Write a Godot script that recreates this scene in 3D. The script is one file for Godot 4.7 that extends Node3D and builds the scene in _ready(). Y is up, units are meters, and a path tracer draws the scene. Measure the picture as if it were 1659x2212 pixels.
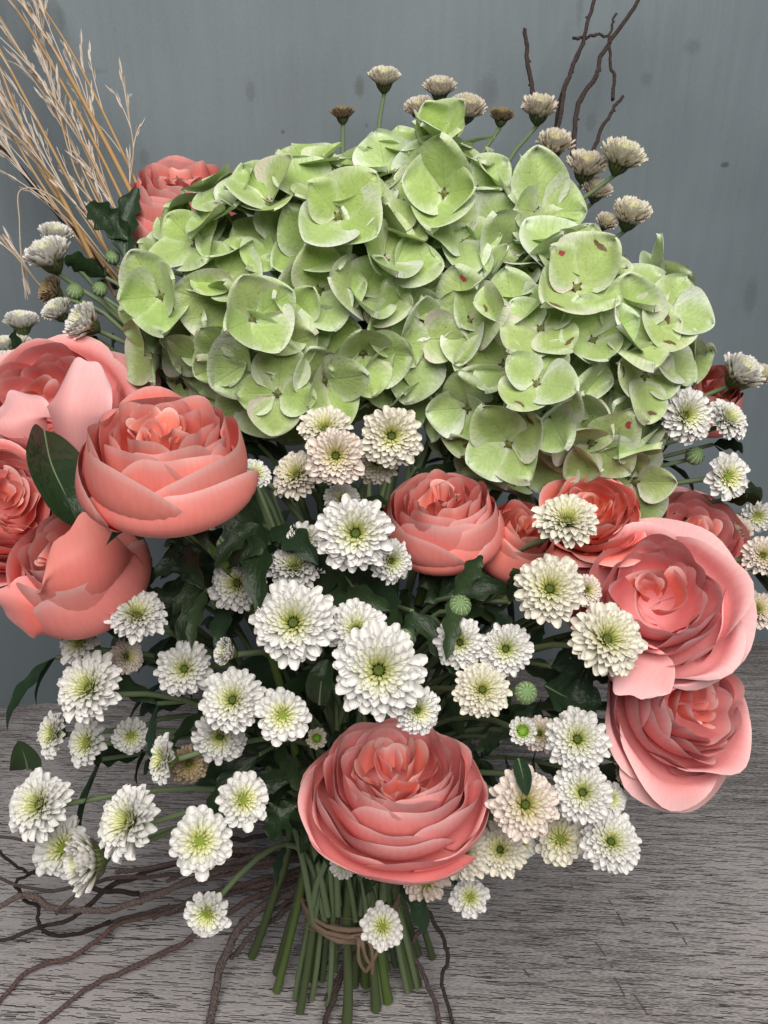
extends Node3D

const T := 0.62487                 # tangent of half the vertical field of view (64 degrees)
const PITCH := 24.0
var eye := Vector3(0, 0.47, 0.335)
var look := Basis()
var bind := Vector3.ZERO           # the middle of the twine that holds the stems
var rng := RandomNumberGenerator.new()
var count := {}
var mats := {}
var cache := {}


# ---------- placing ----------
func ray(u: float, v: float) -> Vector3:
	return look * Vector3((u - 829.5) / 1106.0 * T, (1106.0 - v) / 1106.0 * T, -1.0)

func at(u: float, v: float, d: float) -> Vector3:
	return eye + ray(u, v) * d

func at_height(u: float, v: float, h: float) -> Vector3:
	var r := ray(u, v)
	return eye + r * ((h - eye.y) / r.y)

func per_pixel(d: float) -> float:
	return d * T / 1106.0

func depth_of(p: Vector3) -> float:
	return (look.inverse() * (eye - p)).z

func dome(u: float, v: float) -> float:      # how far away the rounded front of the bouquet is
	var k := Vector3(1.0 / 0.21, 1.0 / 0.2, 1.0 / 0.155)
	var o := (eye - Vector3(0.0, 0.27, -0.075)) * k
	var r := ray(u, v) * k
	var a := r.dot(r); var b := o.dot(r); var c := o.dot(o) - 1.0
	var q := b * b - a * c
	return (-b - sqrt(maxf(q, 0.0))) / a

func facing(u: float, v: float, nx: float, ny: float) -> Vector3:   # a direction given by its lean to the right and upwards, the rest towards the viewer
	var back := -ray(u, v).normalized()
	var right := look.x
	right = (right - back * right.dot(back)).normalized()
	var up := back.cross(right)
	var l := minf(sqrt(nx * nx + ny * ny), 1.0)
	return (right * nx + up * ny + back * sqrt(maxf(0.0, 1.0 - l * l))).normalized()

func upright(axis: Vector3, turn := 0.0) -> Basis:        # a basis whose y is the axis
	var x := axis.cross(Vector3(0.31, 0.2, 0.93)).normalized()
	if x.length() < 0.5:
		x = Vector3.RIGHT
	var z := x.cross(axis).normalized()
	return Basis(x, axis, z) * Basis(Vector3.UP, turn)


# ---------- naming ----------
func add(o: Node3D, called: String, label: String, category: String, group := "") -> void:
	var n: int = count.get(called, 0)
	count[called] = n + 1
	o.name = called if n == 0 else "%s_%03d" % [called, n]
	add_child(o)
	o.set_meta("label", label)
	o.set_meta("category", category)
	if group:
		o.set_meta("group", group)

func thing(called: String, label: String, category: String, xf := Transform3D(), group := "") -> Node3D:
	var o := Node3D.new()
	o.transform = xf
	add(o, called, label, category, group)
	return o

func part(called: String, m: Mesh, mat: Material, parent: Node3D, xf := Transform3D(), stuff := false) -> MeshInstance3D:
	var o := MeshInstance3D.new()
	o.name = called
	o.mesh = m
	o.material_override = mat
	o.transform = xf
	parent.add_child(o, true)
	if stuff:
		o.set_meta("kind", "stuff")
	return o


# ---------- meshes ----------
class Shape:
	var v := PackedVector3Array()
	var n := PackedVector3Array()
	var t := PackedVector2Array()
	var c := PackedColorArray()
	var i := PackedInt32Array()

	func grid(cols: int, rows: int, p: PackedVector3Array, uv: PackedVector2Array, col: PackedColorArray, closed := false) -> void:
		var s := v.size()
		var w := cols + 1
		for r in rows + 1:
			for k in w:
				var a := r * w + k
				var l := k - 1 if k > 0 else (cols - 1 if closed else 0)
				var h := k + 1 if k < cols else (1 if closed else cols)
				var du := p[r * w + h] - p[r * w + l]
				var dv := p[mini(r + 1, rows) * w + k] - p[maxi(r - 1, 0) * w + k]
				var nn := du.cross(dv)
				if nn.length_squared() < 1e-16:
					var r2 := mini(maxi(r, 1), rows - 1)
					nn = (p[r2 * w + h] - p[r2 * w + l]).cross(p[mini(r2 + 1, rows) * w + k] - p[maxi(r2 - 1, 0) * w + k])
				v.append(p[a]); n.append(nn.normalized() if nn.length_squared() > 1e-20 else Vector3.UP)
				t.append(uv[a]); c.append(col[a])
		for r in rows:
			for k in cols:
				var a := s + r * w + k
				i.append_array(PackedInt32Array([a, a + w, a + 1, a + 1, a + w, a + w + 1]))

	func join(o: Shape, xf: Transform3D, tint := Color.WHITE) -> void:
		var s := v.size()
		for k in o.v.size():
			v.append(xf * o.v[k]); n.append((xf.basis * o.n[k]).normalized()); t.append(o.t[k]); c.append(o.c[k] * tint)
		for k in o.i:
			i.append(s + k)

	func mesh() -> ArrayMesh:
		var a := []
		a.resize(Mesh.ARRAY_MAX)
		a[Mesh.ARRAY_VERTEX] = v; a[Mesh.ARRAY_NORMAL] = n; a[Mesh.ARRAY_TEX_UV] = t; a[Mesh.ARRAY_COLOR] = c; a[Mesh.ARRAY_INDEX] = i
		var m := ArrayMesh.new()
		m.add_surface_from_arrays(Mesh.PRIMITIVE_TRIANGLES, a)
		return m

func tube(s: Shape, p: PackedVector3Array, r0: float, r1: float, sides := 7, col := Color.WHITE, knobs := 0.0) -> void:
	var rows := p.size() - 1
	var q := PackedVector3Array(); var uv := PackedVector2Array(); var cc := PackedColorArray()
	var x := (p[1] - p[0]).cross(Vector3(0.3, 0.5, 0.81)).normalized()
	var run := 0.0
	for r in rows + 1:
		var d := (p[mini(r + 1, rows)] - p[maxi(r - 1, 0)]).normalized()
		x = (x - d * x.dot(d)).normalized()
		var y := d.cross(x)
		var rad := lerpf(r0, r1, r / float(rows)) * (1.0 + knobs * rng.randf_range(-1, 1)) * (1.16 if knobs > 0.065 and r % 5 == 3 else 1.0)
		if r > 0:
			run += p[r].distance_to(p[r - 1])
		for k in sides + 1:
			var a := TAU * k / sides
			q.append(p[r] + (x * cos(a) + y * sin(a)) * rad); uv.append(Vector2(k / float(sides), run * 30.0)); cc.append(col)
	s.grid(sides, rows, q, uv, cc, true)
	for e in [0, rows]:                                  # ends
		var b := s.v.size()
		var d := (p[0] - p[1]).normalized() if e == 0 else (p[rows] - p[rows - 1]).normalized()
		s.v.append(p[e]); s.n.append(d); s.t.append(Vector2.ZERO); s.c.append(col)
		for k in sides + 1:
			s.v.append(q[e * (sides + 1) + k]); s.n.append(d); s.t.append(Vector2.ZERO); s.c.append(col)
		for k in sides:
			s.i.append_array(PackedInt32Array([b, b + 1 + k, b + 2 + k] if e == 0 else [b, b + 2 + k, b + 1 + k]))

func lathe(s: Shape, profile: Array, sides: int, col: Color, rib := 0.0) -> void:     # profile: Vector2(radius, height), upwards
	var q := PackedVector3Array(); var uv := PackedVector2Array(); var cc := PackedColorArray()
	for r in profile.size():
		for k in sides + 1:
			var a := TAU * k / sides
			var rad: float = profile[r].x * (1.0 + rib * (1 if k % 2 else -1))
			q.append(Vector3(rad * cos(a), profile[r].y, -rad * sin(a))); uv.append(Vector2(k / float(sides), r)); cc.append(col)
	s.grid(sides, profile.size() - 1, q, uv, cc, true)

func curve(pts: Array, per := 6) -> PackedVector3Array:     # a smooth line through the points
	var out := PackedVector3Array()
	for k in pts.size() - 1:
		var a: Vector3 = pts[maxi(k - 1, 0)]; var b: Vector3 = pts[k]; var c: Vector3 = pts[k + 1]; var d: Vector3 = pts[mini(k + 2, pts.size() - 1)]
		for j in per:
			out.append(b.cubic_interpolate(c, a, d, j / float(per)))
	out.append(pts[-1])
	return out

func bezier(a: Vector3, b: Vector3, c: Vector3, d: Vector3, steps: int) -> PackedVector3Array:
	var out := PackedVector3Array()
	for k in steps + 1:
		out.append(a.bezier_interpolate(b, c, d, k / float(steps)))
	return out

func inside(o: Node3D, p: PackedVector3Array) -> PackedVector3Array:   # world points in the axes of a thing
	var inv := o.transform.affine_inverse()
	var out := PackedVector3Array()
	for k in p:
		out.append(inv * k)
	return out

# A leaf along a line, its upper side turned to «up»; lobes > 0 cuts its edge, fold lifts its sides.
func leaf(s: Shape, p: PackedVector3Array, width: float, up: Vector3, lobes := 0.0, fold := 0.25, col := Color.WHITE, teeth := 4.0) -> void:
	var rows := p.size() - 1
	var q := PackedVector3Array(); var uv := PackedVector2Array(); var cc := PackedColorArray()
	var ph := rng.randf() * 2.0
	for r in rows + 1:
		var t := r / float(rows)
		var d := (p[mini(r + 1, rows)] - p[maxi(r - 1, 0)]).normalized()
		var x := d.cross(up).normalized()
		var y := x.cross(d).normalized()
		var w := width * 0.5 * pow(maxf(sin(PI * pow(t, 0.85)), 0.0), 0.75) + width * 0.03 * (1.0 - t)
		for k in 5:
			var e := (k - 2) / 2.0
			var cut := 1.0 - lobes * (0.5 + 0.5 * sin(TAU * (t * teeth) + ph + signf(e) * 0.6)) * absf(e)
			q.append(p[r] + x * e * w * cut + y * (absf(e) * w * fold) + d * absf(e) * w * lobes * 0.8 * (1.0 - t))
			uv.append(Vector2(e * 0.5 + 0.5, t)); cc.append(col.lightened(0.12) if k == 2 else col)
	s.grid(4, rows, q, uv, cc)


# ---------- materials ----------
func mat(called: String, tint: Color, rough := 0.6, back := 0.0) -> StandardMaterial3D:
	if mats.has(called):
		return mats[called]
	var m := StandardMaterial3D.new()
	m.resource_name = called
	m.albedo_color = tint.linear_to_srgb()
	m.vertex_color_use_as_albedo = true
	m.roughness = rough
	m.metallic_specular = 0.4
	m.cull_mode = BaseMaterial3D.CULL_DISABLED
	if back > 0.0:
		m.backlight_enabled = true
		m.backlight = Color(back, back, back)
	mats[called] = m
	return m

func noise(kind: int, freq: float, octaves: int, sd: int) -> FastNoiseLite:
	var f := FastNoiseLite.new()
	f.noise_type = kind
	f.frequency = freq
	f.fractal_octaves = octaves
	f.seed = sd
	return f

func relief(kind: int, freq: float, w: int, h: int, strength: float, sd: int) -> ImageTexture:    # a normal map of noise
	var im := noise(kind, freq, 3, sd).get_seamless_image(w, h)
	im.convert(Image.FORMAT_RGBA8)
	im.bump_map_to_normal_map(strength)
	return ImageTexture.create_from_image(im)


# ---------- pictures of surfaces ----------
func sepal_picture(which: int) -> ImageTexture:
	var n := 256
	var im := Image.create_empty(n, n, false, Image.FORMAT_RGBA8)
	var a := noise(FastNoiseLite.TYPE_SIMPLEX_SMOOTH, 0.018, 3, 40 + which)
	var b := noise(FastNoiseLite.TYPE_CELLULAR, 0.055, 1, 90 + which)
	var g := RandomNumberGenerator.new()
	g.seed = 500 + which
	var dots := []
	for k in 5:
		dots.append(Vector3(g.randf_range(-0.35, 0.35), g.randf_range(0.3, 0.9), g.randf_range(0.004, 0.011)))
	for py in n:
		for px in n:
			var x := (px / float(n - 1) - 0.5) * 1.3
			var y := py / float(n - 1)
			var q := sqrt(pow(x / 0.55, 2) + pow((y - 0.53) / 0.47, 2))
			var soft := a.get_noise_2d(px, py)
			var edge := smoothstep(0.45, 1.0, q + soft * 0.14)
			var c := Vector3(0.43, 0.575, 0.20).lerp(Vector3(0.65, 0.755, 0.49), edge)
			c = c.lerp(Vector3(0.42, 0.58, 0.10), smoothstep(0.35, 0.0, y) * 0.8)
			c = c.lerp(Vector3(0.78, 0.83, 0.70), smoothstep(0.86, 0.99, q) * 0.7)
			var vein := absf(fposmod((y - absf(x) * 1.05) * 7.0 + soft * 0.7, 1.0) - 0.5)
			vein = smoothstep(0.09, 0.0, vein) * smoothstep(0.02, 0.1, absf(x)) * 0.55
			vein = maxf(vein, smoothstep(0.016, 0.0, absf(x)) * smoothstep(1.0, 0.4, y))
			var cell := b.get_noise_2d(px, py)
			c *= 1.0 + 0.08 * (cell + 0.5) + 0.06 * soft
			c = c.lerp(Vector3(0.36, 0.50, 0.13), vein * 0.45)
			if which == 3 or which == 5:                               # pink flush and a red fleck
				c = c.lerp(Vector3(0.72, 0.60, 0.54), smoothstep(0.88, 1.05, q) * 0.5)
				var d := Vector2((x - 0.1) / 0.8, y - 0.72).length() + soft * 0.08
				c = c.lerp(Vector3(0.42, 0.06, 0.08), smoothstep(0.075, 0.04, d) * (1.0 if which == 3 else 0.0))
			if which == 4:                                             # a brown scar
				var d := Vector2(x + 0.12, (y - 0.74) * 2.2).length() + soft * 0.11
				c = c.lerp(Vector3(0.17, 0.10, 0.05), smoothstep(0.10, 0.06, d))
			if which != 1:
				for k: Vector3 in dots:
					if Vector2(x - k.x, y - k.y).length() < k.z:
						c = Vector3(0.06, 0.05, 0.04)
			im.set_pixel(px, py, Color(c.x, c.y, c.z).linear_to_srgb())
	return ImageTexture.create_from_image(im)

func sepal_relief() -> ImageTexture:
	var n := 256
	var im := Image.create_empty(n, n, false, Image.FORMAT_RGBA8)
	var a := noise(FastNoiseLite.TYPE_SIMPLEX_SMOOTH, 0.018, 3, 40)
	var b := noise(FastNoiseLite.TYPE_CELLULAR, 0.05, 1, 91)
	for py in n:
		for px in n:
			var x := (px / float(n - 1) - 0.5) * 1.3
			var y := py / float(n - 1)
			var soft := a.get_noise_2d(px, py)
			var vein := absf(fposmod((y - absf(x) * 1.05) * 7.0 + soft * 0.7, 1.0) - 0.5)
			var h := 0.5 + 0.22 * (b.get_noise_2d(px, py) * -1.0 - 0.4) + 0.1 * soft - 0.22 * smoothstep(0.12, 0.0, vein) - 0.25 * smoothstep(0.03, 0.0, absf(x))
			im.set_pixel(px, py, Color(h, h, h))
	im.bump_map_to_normal_map(3.5)
	return ImageTexture.create_from_image(im)

func table_pictures(scratches: Array, paint: float) -> Array:       # weathered paint rubbed off along the grain, back shade tinted in: colour and relief
	var w := 2048
	var h := 1920
	var low := noise(FastNoiseLite.TYPE_SIMPLEX_SMOOTH, 0.004, 3, 11).get_image(w / 4, h / 4)
	var fine := noise(FastNoiseLite.TYPE_SIMPLEX, 0.06, 3, 12).get_image(w / 8, h)
	fine.resize(w, h, Image.INTERPOLATE_BILINEAR)
	low.resize(w, h, Image.INTERPOLATE_BILINEAR)
	var speck := noise(FastNoiseLite.TYPE_SIMPLEX, 0.25, 2, 13).get_image(w / 2, h)
	speck.resize(w, h, Image.INTERPOLATE_BILINEAR)
	var col := Image.create_empty(w, h, false, Image.FORMAT_RGBA8)
	var hgt := Image.create_empty(w, h, false, Image.FORMAT_RGBA8)
	var lb := low.get_data(); var fb := fine.get_data(); var sb := speck.get_data()
	var cb := PackedByteArray(); cb.resize(w * h * 4)
	var hb := PackedByteArray(); hb.resize(w * h * 4)
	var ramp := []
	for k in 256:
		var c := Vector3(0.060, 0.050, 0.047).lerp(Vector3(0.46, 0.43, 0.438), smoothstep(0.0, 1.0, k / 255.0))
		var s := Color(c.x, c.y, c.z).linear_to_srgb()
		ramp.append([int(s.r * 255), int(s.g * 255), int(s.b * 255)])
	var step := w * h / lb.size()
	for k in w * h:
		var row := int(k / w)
		var worn_shaded := clampf(0.93 - 0.64 * smoothstep(0.08, 0.50, minf(absf(row / float(h) - paint), 1.0 - absf(row / float(h) - paint))) + (lb[k] - 128) / 128.0 * 0.38 + (fb[k] - 128) / 128.0 * 0.20 + (sb[k] - 128) / 128.0 * 0.24, 0.0, 1.0)  # darkens away from the front: wear, with the shade behind painted in
		var r: Array = ramp[int(worn_shaded * 255)]
		cb[k * 4] = r[0]; cb[k * 4 + 1] = r[1]; cb[k * 4 + 2] = r[2]; cb[k * 4 + 3] = 255
		var z := int(90 + worn_shaded * 120)
		hb[k * 4] = z; hb[k * 4 + 1] = z; hb[k * 4 + 2] = z; hb[k * 4 + 3] = 255
	col = Image.create_from_data(w, h, false, Image.FORMAT_RGBA8, cb)
	hgt = Image.create_from_data(w, h, false, Image.FORMAT_RGBA8, hb)
	var g := RandomNumberGenerator.new()
	g.seed = 77
	var dark := [Color(0.070, 0.060, 0.058).linear_to_srgb(), Color(0.11, 0.095, 0.092).linear_to_srgb(), Color(0.16, 0.142, 0.140).linear_to_srgb()]
	for k in 30000:                    # the open pores of the grain, short dark dashes
		var x := g.randi_range(0, w - 60); var y := g.randi_range(2, h - 6)
		var l := int(5 + 34 * pow(g.randf(), 2.0)); var big := g.randf() < 0.5; var t := 1
		var c: Color = dark[g.randi() % 3]
		var run := 0
		while run < l:
			var seg := g.randi_range(4, 12)
			col.fill_rect(Rect2i(x + run, y, seg, t), c)
			hgt.fill_rect(Rect2i(x + run, y, seg, t), Color(0.15, 0.15, 0.15))
			run += seg
			y = clampi(y + g.randi_range(-1, 1), 0, h - 4)
			t = clampi(t + g.randi_range(-1, 1), 1, 3 if big and run < l - 8 else 1)
	for k: Array in scratches:          # fine scratches across the grain
		var n := int(k[0].distance_to(k[1]))
		for j in n:
			if sin(j * 0.13 + k[0].x) > -0.55:
				var p: Vector2 = k[0].lerp(k[1], j / float(n)) + Vector2(sin(j * 0.05) * 1.5, 0)
				col.fill_rect(Rect2i(posmod(int(p.x), w - 2), posmod(int(p.y), h - 2), 2, 2), dark[1])
	for k in 260:                       # flecks of pale dust
		col.fill_rect(Rect2i(g.randi_range(0, w - 4), g.randi_range(0, h - 4), 2, 2), Color(0.5, 0.47, 0.46).linear_to_srgb())
	hgt.bump_map_to_normal_map(5.0)
	return [ImageTexture.create_from_image(col), ImageTexture.create_from_image(hgt)]

func wall_pictures(marks: Array) -> Array:    # blue-grey paint with upright brush lines and smudges; marks are places on the wall from 0 to 1
	var w := 2048
	var h := 1024
	var low := noise(FastNoiseLite.TYPE_SIMPLEX_SMOOTH, 0.006, 3, 21).get_image(w, h)
	var fine := noise(FastNoiseLite.TYPE_SIMPLEX, 0.09, 3, 22).get_image(w, h / 16)
	fine.resize(w, h, Image.INTERPOLATE_CUBIC)
	var speck := noise(FastNoiseLite.TYPE_SIMPLEX, 0.35, 2, 23).get_image(w, h)
	var lb := low.get_data(); var fb := fine.get_data(); var sb := speck.get_data()
	var im := Image.create_empty(w, h, false, Image.FORMAT_RGBA8)
	var hb := PackedByteArray(); hb.resize(w * h * 4)
	var cb := PackedByteArray(); cb.resize(w * h * 4)
	for k in w * h:
		var f := 1.0 + (lb[k] - 128) / 128.0 * 0.10 + (fb[k] - 128) / 128.0 * 0.035 + (sb[k] - 128) / 128.0 * 0.05
		var s := Color(0.182 * f, 0.221 * f, 0.248 * f).linear_to_srgb()
		cb[k * 4] = int(s.r * 255); cb[k * 4 + 1] = int(s.g * 255); cb[k * 4 + 2] = int(s.b * 255); cb[k * 4 + 3] = 255
		var z := int(clampf(128 + (fb[k] - 128) * 0.4 + (sb[k] - 128) * 0.10, 0, 255))
		hb[k * 4] = z; hb[k * 4 + 1] = z; hb[k * 4 + 2] = z; hb[k * 4 + 3] = 255
	im = Image.create_from_data(w, h, false, Image.FORMAT_RGBA8, cb)
	var hgt := Image.create_from_data(w, h, false, Image.FORMAT_RGBA8, hb)
	for m: Array in marks:
		var c := Vector2(m[0].x * w, m[0].y * h)
		var rx: float = m[1] * w; var ry: float = m[2] * h
		for y in range(maxi(0, int(c.y - ry * 1.5)), mini(h, int(c.y + ry * 1.5) + 1)):
			for x in range(maxi(0, int(c.x - rx * 1.5)), mini(w, int(c.x + rx * 1.5) + 1)):
				var d := Vector2((x - c.x) / rx, (y - c.y) / ry).length() + (sb[y * w + x] - 128) / 128.0 * 0.25 + (lb[y * w + x] - 128) / 128.0 * 0.2
				var k: float = smoothstep(1.1, 0.5, d) * m[3]
				im.set_pixel(x, y, im.get_pixel(x, y).lerp(Color(0.27, 0.29, 0.28), k))
				hgt.set_pixel(x, y, hgt.get_pixel(x, y).darkened(k * 0.5))
	hgt.bump_map_to_normal_map(2.0)
	return [ImageTexture.create_from_image(im), ImageTexture.create_from_image(hgt)]


# ---------- stems ----------
func stem_line(p: Vector3, axis: Vector3, length: float, spread := 0.022) -> PackedVector3Array:   # from under a flower to the twine
	var e := bind + Vector3(rng.randf_range(-spread, spread), rng.randf_range(-0.006, 0.012), rng.randf_range(-spread, spread))
	var far := p.distance_to(e)
	var out := Vector3(p.x - bind.x, 0.0, p.z - bind.z) * 0.05
	return bezier(p, p - axis * minf(length, far * 0.35) + Vector3(bind.x - p.x, 0, bind.z - p.z - 0.03) * 0.55, e + Vector3(0, far * 0.38, 0) + out, e, 12)

func grow_leaves(o: Node3D, line: PackedVector3Array, n: int, from: float, to: float, size: float, lobes := 0.4, teeth := 3.2) -> void:
	for k in n:
		var i := clampi(int(lerpf(from, to, (k + rng.randf() * 0.6) / maxf(n, 1.0)) * (line.size() - 1)), 0, line.size() - 2)
		var b := line[i]
		var d := (line[i] - line[i + 1]).normalized()
		var side := d.cross(Vector3(rng.randf_range(-1, 1), rng.randf_range(-1, 1), rng.randf_range(-1, 1))).normalized()
		var go := (d * 0.5 + side * 0.9).normalized()
		var l := size * rng.randf_range(0.7, 1.25)
		var pts := bezier(b, b + go * l * 0.4, b + go * l * 0.75 + d * l * 0.1, b + go * l + Vector3(0, -0.25 * l, 0), 16)
		var s := Shape.new()
		var up := (d - go * d.dot(go)).normalized()
		leaf(s, inside(o, pts), l * (0.38 if lobes > 0.2 else 0.52) / o.scale.x, o.transform.basis.inverse() * up, lobes, 0.3, Color.WHITE, teeth)
		part("leaf", s.mesh(), leaf_mat(rng.randi() % 3), o)

func leaf_mat(k: int) -> StandardMaterial3D:
	var m := mat("leaf_%d" % k, [Color(0.018, 0.038, 0.014), Color(0.023, 0.048, 0.024), Color(0.032, 0.058, 0.023)][k], 0.4, 0.15)
	if m.normal_texture == null:
		m.normal_enabled = true
		m.normal_texture = pictures.leaf
		m.normal_scale = 0.7
	return m

var pictures := {}


# ---------- chrysanthemums ----------
const RINGS := {
	"full": [[26, .22, -.10, 1.0, -.03, .24, .10, 0], [26, .22, -.05, .93, .11, .235, .13, 0], [25, .20, .0, .82, .23, .22, .14, 0], [23, .20, .03, .69, .32, .185, .14, 0], [22, .18, .06, .56, .38, .155, .13, 1], [21, .16, .08, .45, .40, .11, .12, 1], [18, .14, .09, .35, .38, .085, .1, 2], [15, .12, .10, .26, .35, .07, .08, 3]],
	"daisy": [[19, .24, -.06, 1.0, .0, .34, .10, 0], [18, .22, .0, .86, .12, .31, .12, 0], [16, .20, .05, .64, .22, .22, .12, 1], [16, .18, .08, .46, .26, .12, .1, 2], [15, .15, .10, .36, .27, .09, .08, 3], [11, .10, .11, .24, .26, .08, .06, 3]],
	"cup": [[20, .30, -.20, 1.0, .28, .28, -.02, 4], [20, .28, -.15, .90, .42, .27, .0, 4], [20, .25, -.10, .76, .52, .25, .05, 4], [17, .22, -.05, .60, .57, .22, .08, 0], [15, .20, .0, .44, .58, .17, .08, 1], [12, .16, .05, .28, .56, .12, .05, 2]],
	"button": [[17, .40, -.10, .96, .16, .30, .06, 0], [17, .38, .0, .80, .27, .26, .08, 0], [16, .34, .08, .62, .32, .20, .06, 1], [14, .26, .16, .44, .33, .12, .05, 5], [10, .16, .2, .30, .34, .10, .04, 5]],
}

func ray_petal(ring: Array, v: int) -> Shape:
	var g := RandomNumberGenerator.new()
	g.seed = v * 31 + int(ring[3] * 100)
	var a := Vector2(ring[1], ring[2])
	var b := Vector2(ring[3] * g.randf_range(0.93, 1.04), ring[4] + g.randf_range(-0.03, 0.03))
	var mid := a.lerp(b, 0.55) + Vector2(0, ring[6] * g.randf_range(0.6, 1.3) + 0.02)
	var w: float = ring[5] * 0.5 * g.randf_range(0.9, 1.1)
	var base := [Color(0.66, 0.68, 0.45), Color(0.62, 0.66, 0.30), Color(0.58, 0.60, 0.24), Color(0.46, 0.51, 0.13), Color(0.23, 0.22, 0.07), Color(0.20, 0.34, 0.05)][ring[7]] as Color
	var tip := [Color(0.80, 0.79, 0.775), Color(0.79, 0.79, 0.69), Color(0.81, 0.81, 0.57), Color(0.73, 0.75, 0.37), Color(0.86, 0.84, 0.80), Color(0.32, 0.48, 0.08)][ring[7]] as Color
	var q := PackedVector3Array(); var uv := PackedVector2Array(); var c := PackedColorArray()
	var turn := g.randf_range(-0.05, 0.05)
	for r in 6:
		var t := r / 5.0
		var p := a.lerp(mid, t).lerp(mid.lerp(b, t), t)
		var ww := w * [0.30, 0.50, 0.78, 1.0, 1.02, 0.60][r] as float
		var curl := 0.09 * t * t * t * float(ring[5]) / 0.3
		for k in 5:
			var e := (k - 2) / 2.0
			var back := 0.0 if r < 5 else -absf(e) * 0.03
			q.append(Vector3(p.x + back, p.y + e * e * ww * (0.55 + 0.35 * t) + curl, e * ww + turn * t))
			uv.append(Vector2(e * 0.5 + 0.5, t))
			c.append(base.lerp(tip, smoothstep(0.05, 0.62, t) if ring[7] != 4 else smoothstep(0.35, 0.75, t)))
	var s := Shape.new()
	s.grid(4, 5, q, uv, c)
	return s

func mum_meshes(kind: String) -> Dictionary:
	if cache.has(kind):
		return cache[kind]
	var d := {"petals": [], "inner": [], "all": []}
	var rings: Array = RINGS[kind]
	var loose := 3 if kind != "daisy" else 2
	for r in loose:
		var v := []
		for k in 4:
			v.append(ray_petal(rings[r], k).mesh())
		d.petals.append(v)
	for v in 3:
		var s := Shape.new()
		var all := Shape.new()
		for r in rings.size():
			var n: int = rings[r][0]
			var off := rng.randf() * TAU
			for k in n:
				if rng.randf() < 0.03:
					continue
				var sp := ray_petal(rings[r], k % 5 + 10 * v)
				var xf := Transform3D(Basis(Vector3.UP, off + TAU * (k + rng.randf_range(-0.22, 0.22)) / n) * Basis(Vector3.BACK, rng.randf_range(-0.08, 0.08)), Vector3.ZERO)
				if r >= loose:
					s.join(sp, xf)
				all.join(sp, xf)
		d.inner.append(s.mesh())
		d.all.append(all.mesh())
	var disc := Shape.new()
	var dc := Color(0.07, 0.10, 0.015) if kind == "full" else Color(0.20, 0.27, 0.03)
	if kind == "button":
		dc = Color(0.17, 0.36, 0.03)
	var big := {"full": 0.115, "daisy": 0.19, "cup": 0.2, "button": 0.3}[kind] as float
	lathe(disc, [Vector2(big, 0.02), Vector2(big * 0.98, 0.11), Vector2(big * 0.8, 0.15), Vector2(big * 0.5, 0.155), Vector2(0.0, 0.12)], 18, dc, 0.06)
	d.disc = disc.mesh()
	var cal := Shape.new()
	var low := -0.62 if kind == "cup" else -0.42
	lathe(cal, [Vector2(0.09, low - 0.1), Vector2(0.16, low), Vector2(0.32, low * 0.72), Vector2(0.43, low * 0.4), Vector2(0.42, -0.06), Vector2(0.30, 0.03)], 22, Color(0.10, 0.15, 0.045), 0.05)
	for k in 18:                                               # bracts that overlap like scales
		var aa := TAU * k / 18.0
		for lvl in 2:
			var b := Shape.new()
			var rr := 0.30 + 0.13 * lvl
			var pts := PackedVector3Array([Vector3(rr * 0.55, low * (0.95 - 0.25 * lvl), 0), Vector3(rr * 1.02, low * (0.65 - 0.25 * lvl), 0), Vector3(rr * 1.18, low * (0.35 - 0.22 * lvl), 0), Vector3(rr * 1.2, low * (0.08 - 0.2 * lvl), 0)])
			leaf(b, pts, 0.15, Vector3(1, -0.2, 0), 0.0, -0.2, Color(0.13, 0.19, 0.06) if k % 2 else Color(0.15, 0.15, 0.06))
			cal.join(b, Transform3D(Basis(Vector3.UP, aa + lvl * 0.17), Vector3.ZERO))
	d.calyx = cal.mesh()
	cache[kind] = d
	return d

const TINTS := {"white": Color(1, 1, 1), "cream": Color(1.0, 0.97, 0.87), "blush": Color(1.0, 0.90, 0.84), "beige": Color(0.95, 0.89, 0.81), "brown": Color(0.42, 0.33, 0.22), "grey": Color(0.86, 0.86, 0.86)}

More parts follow.
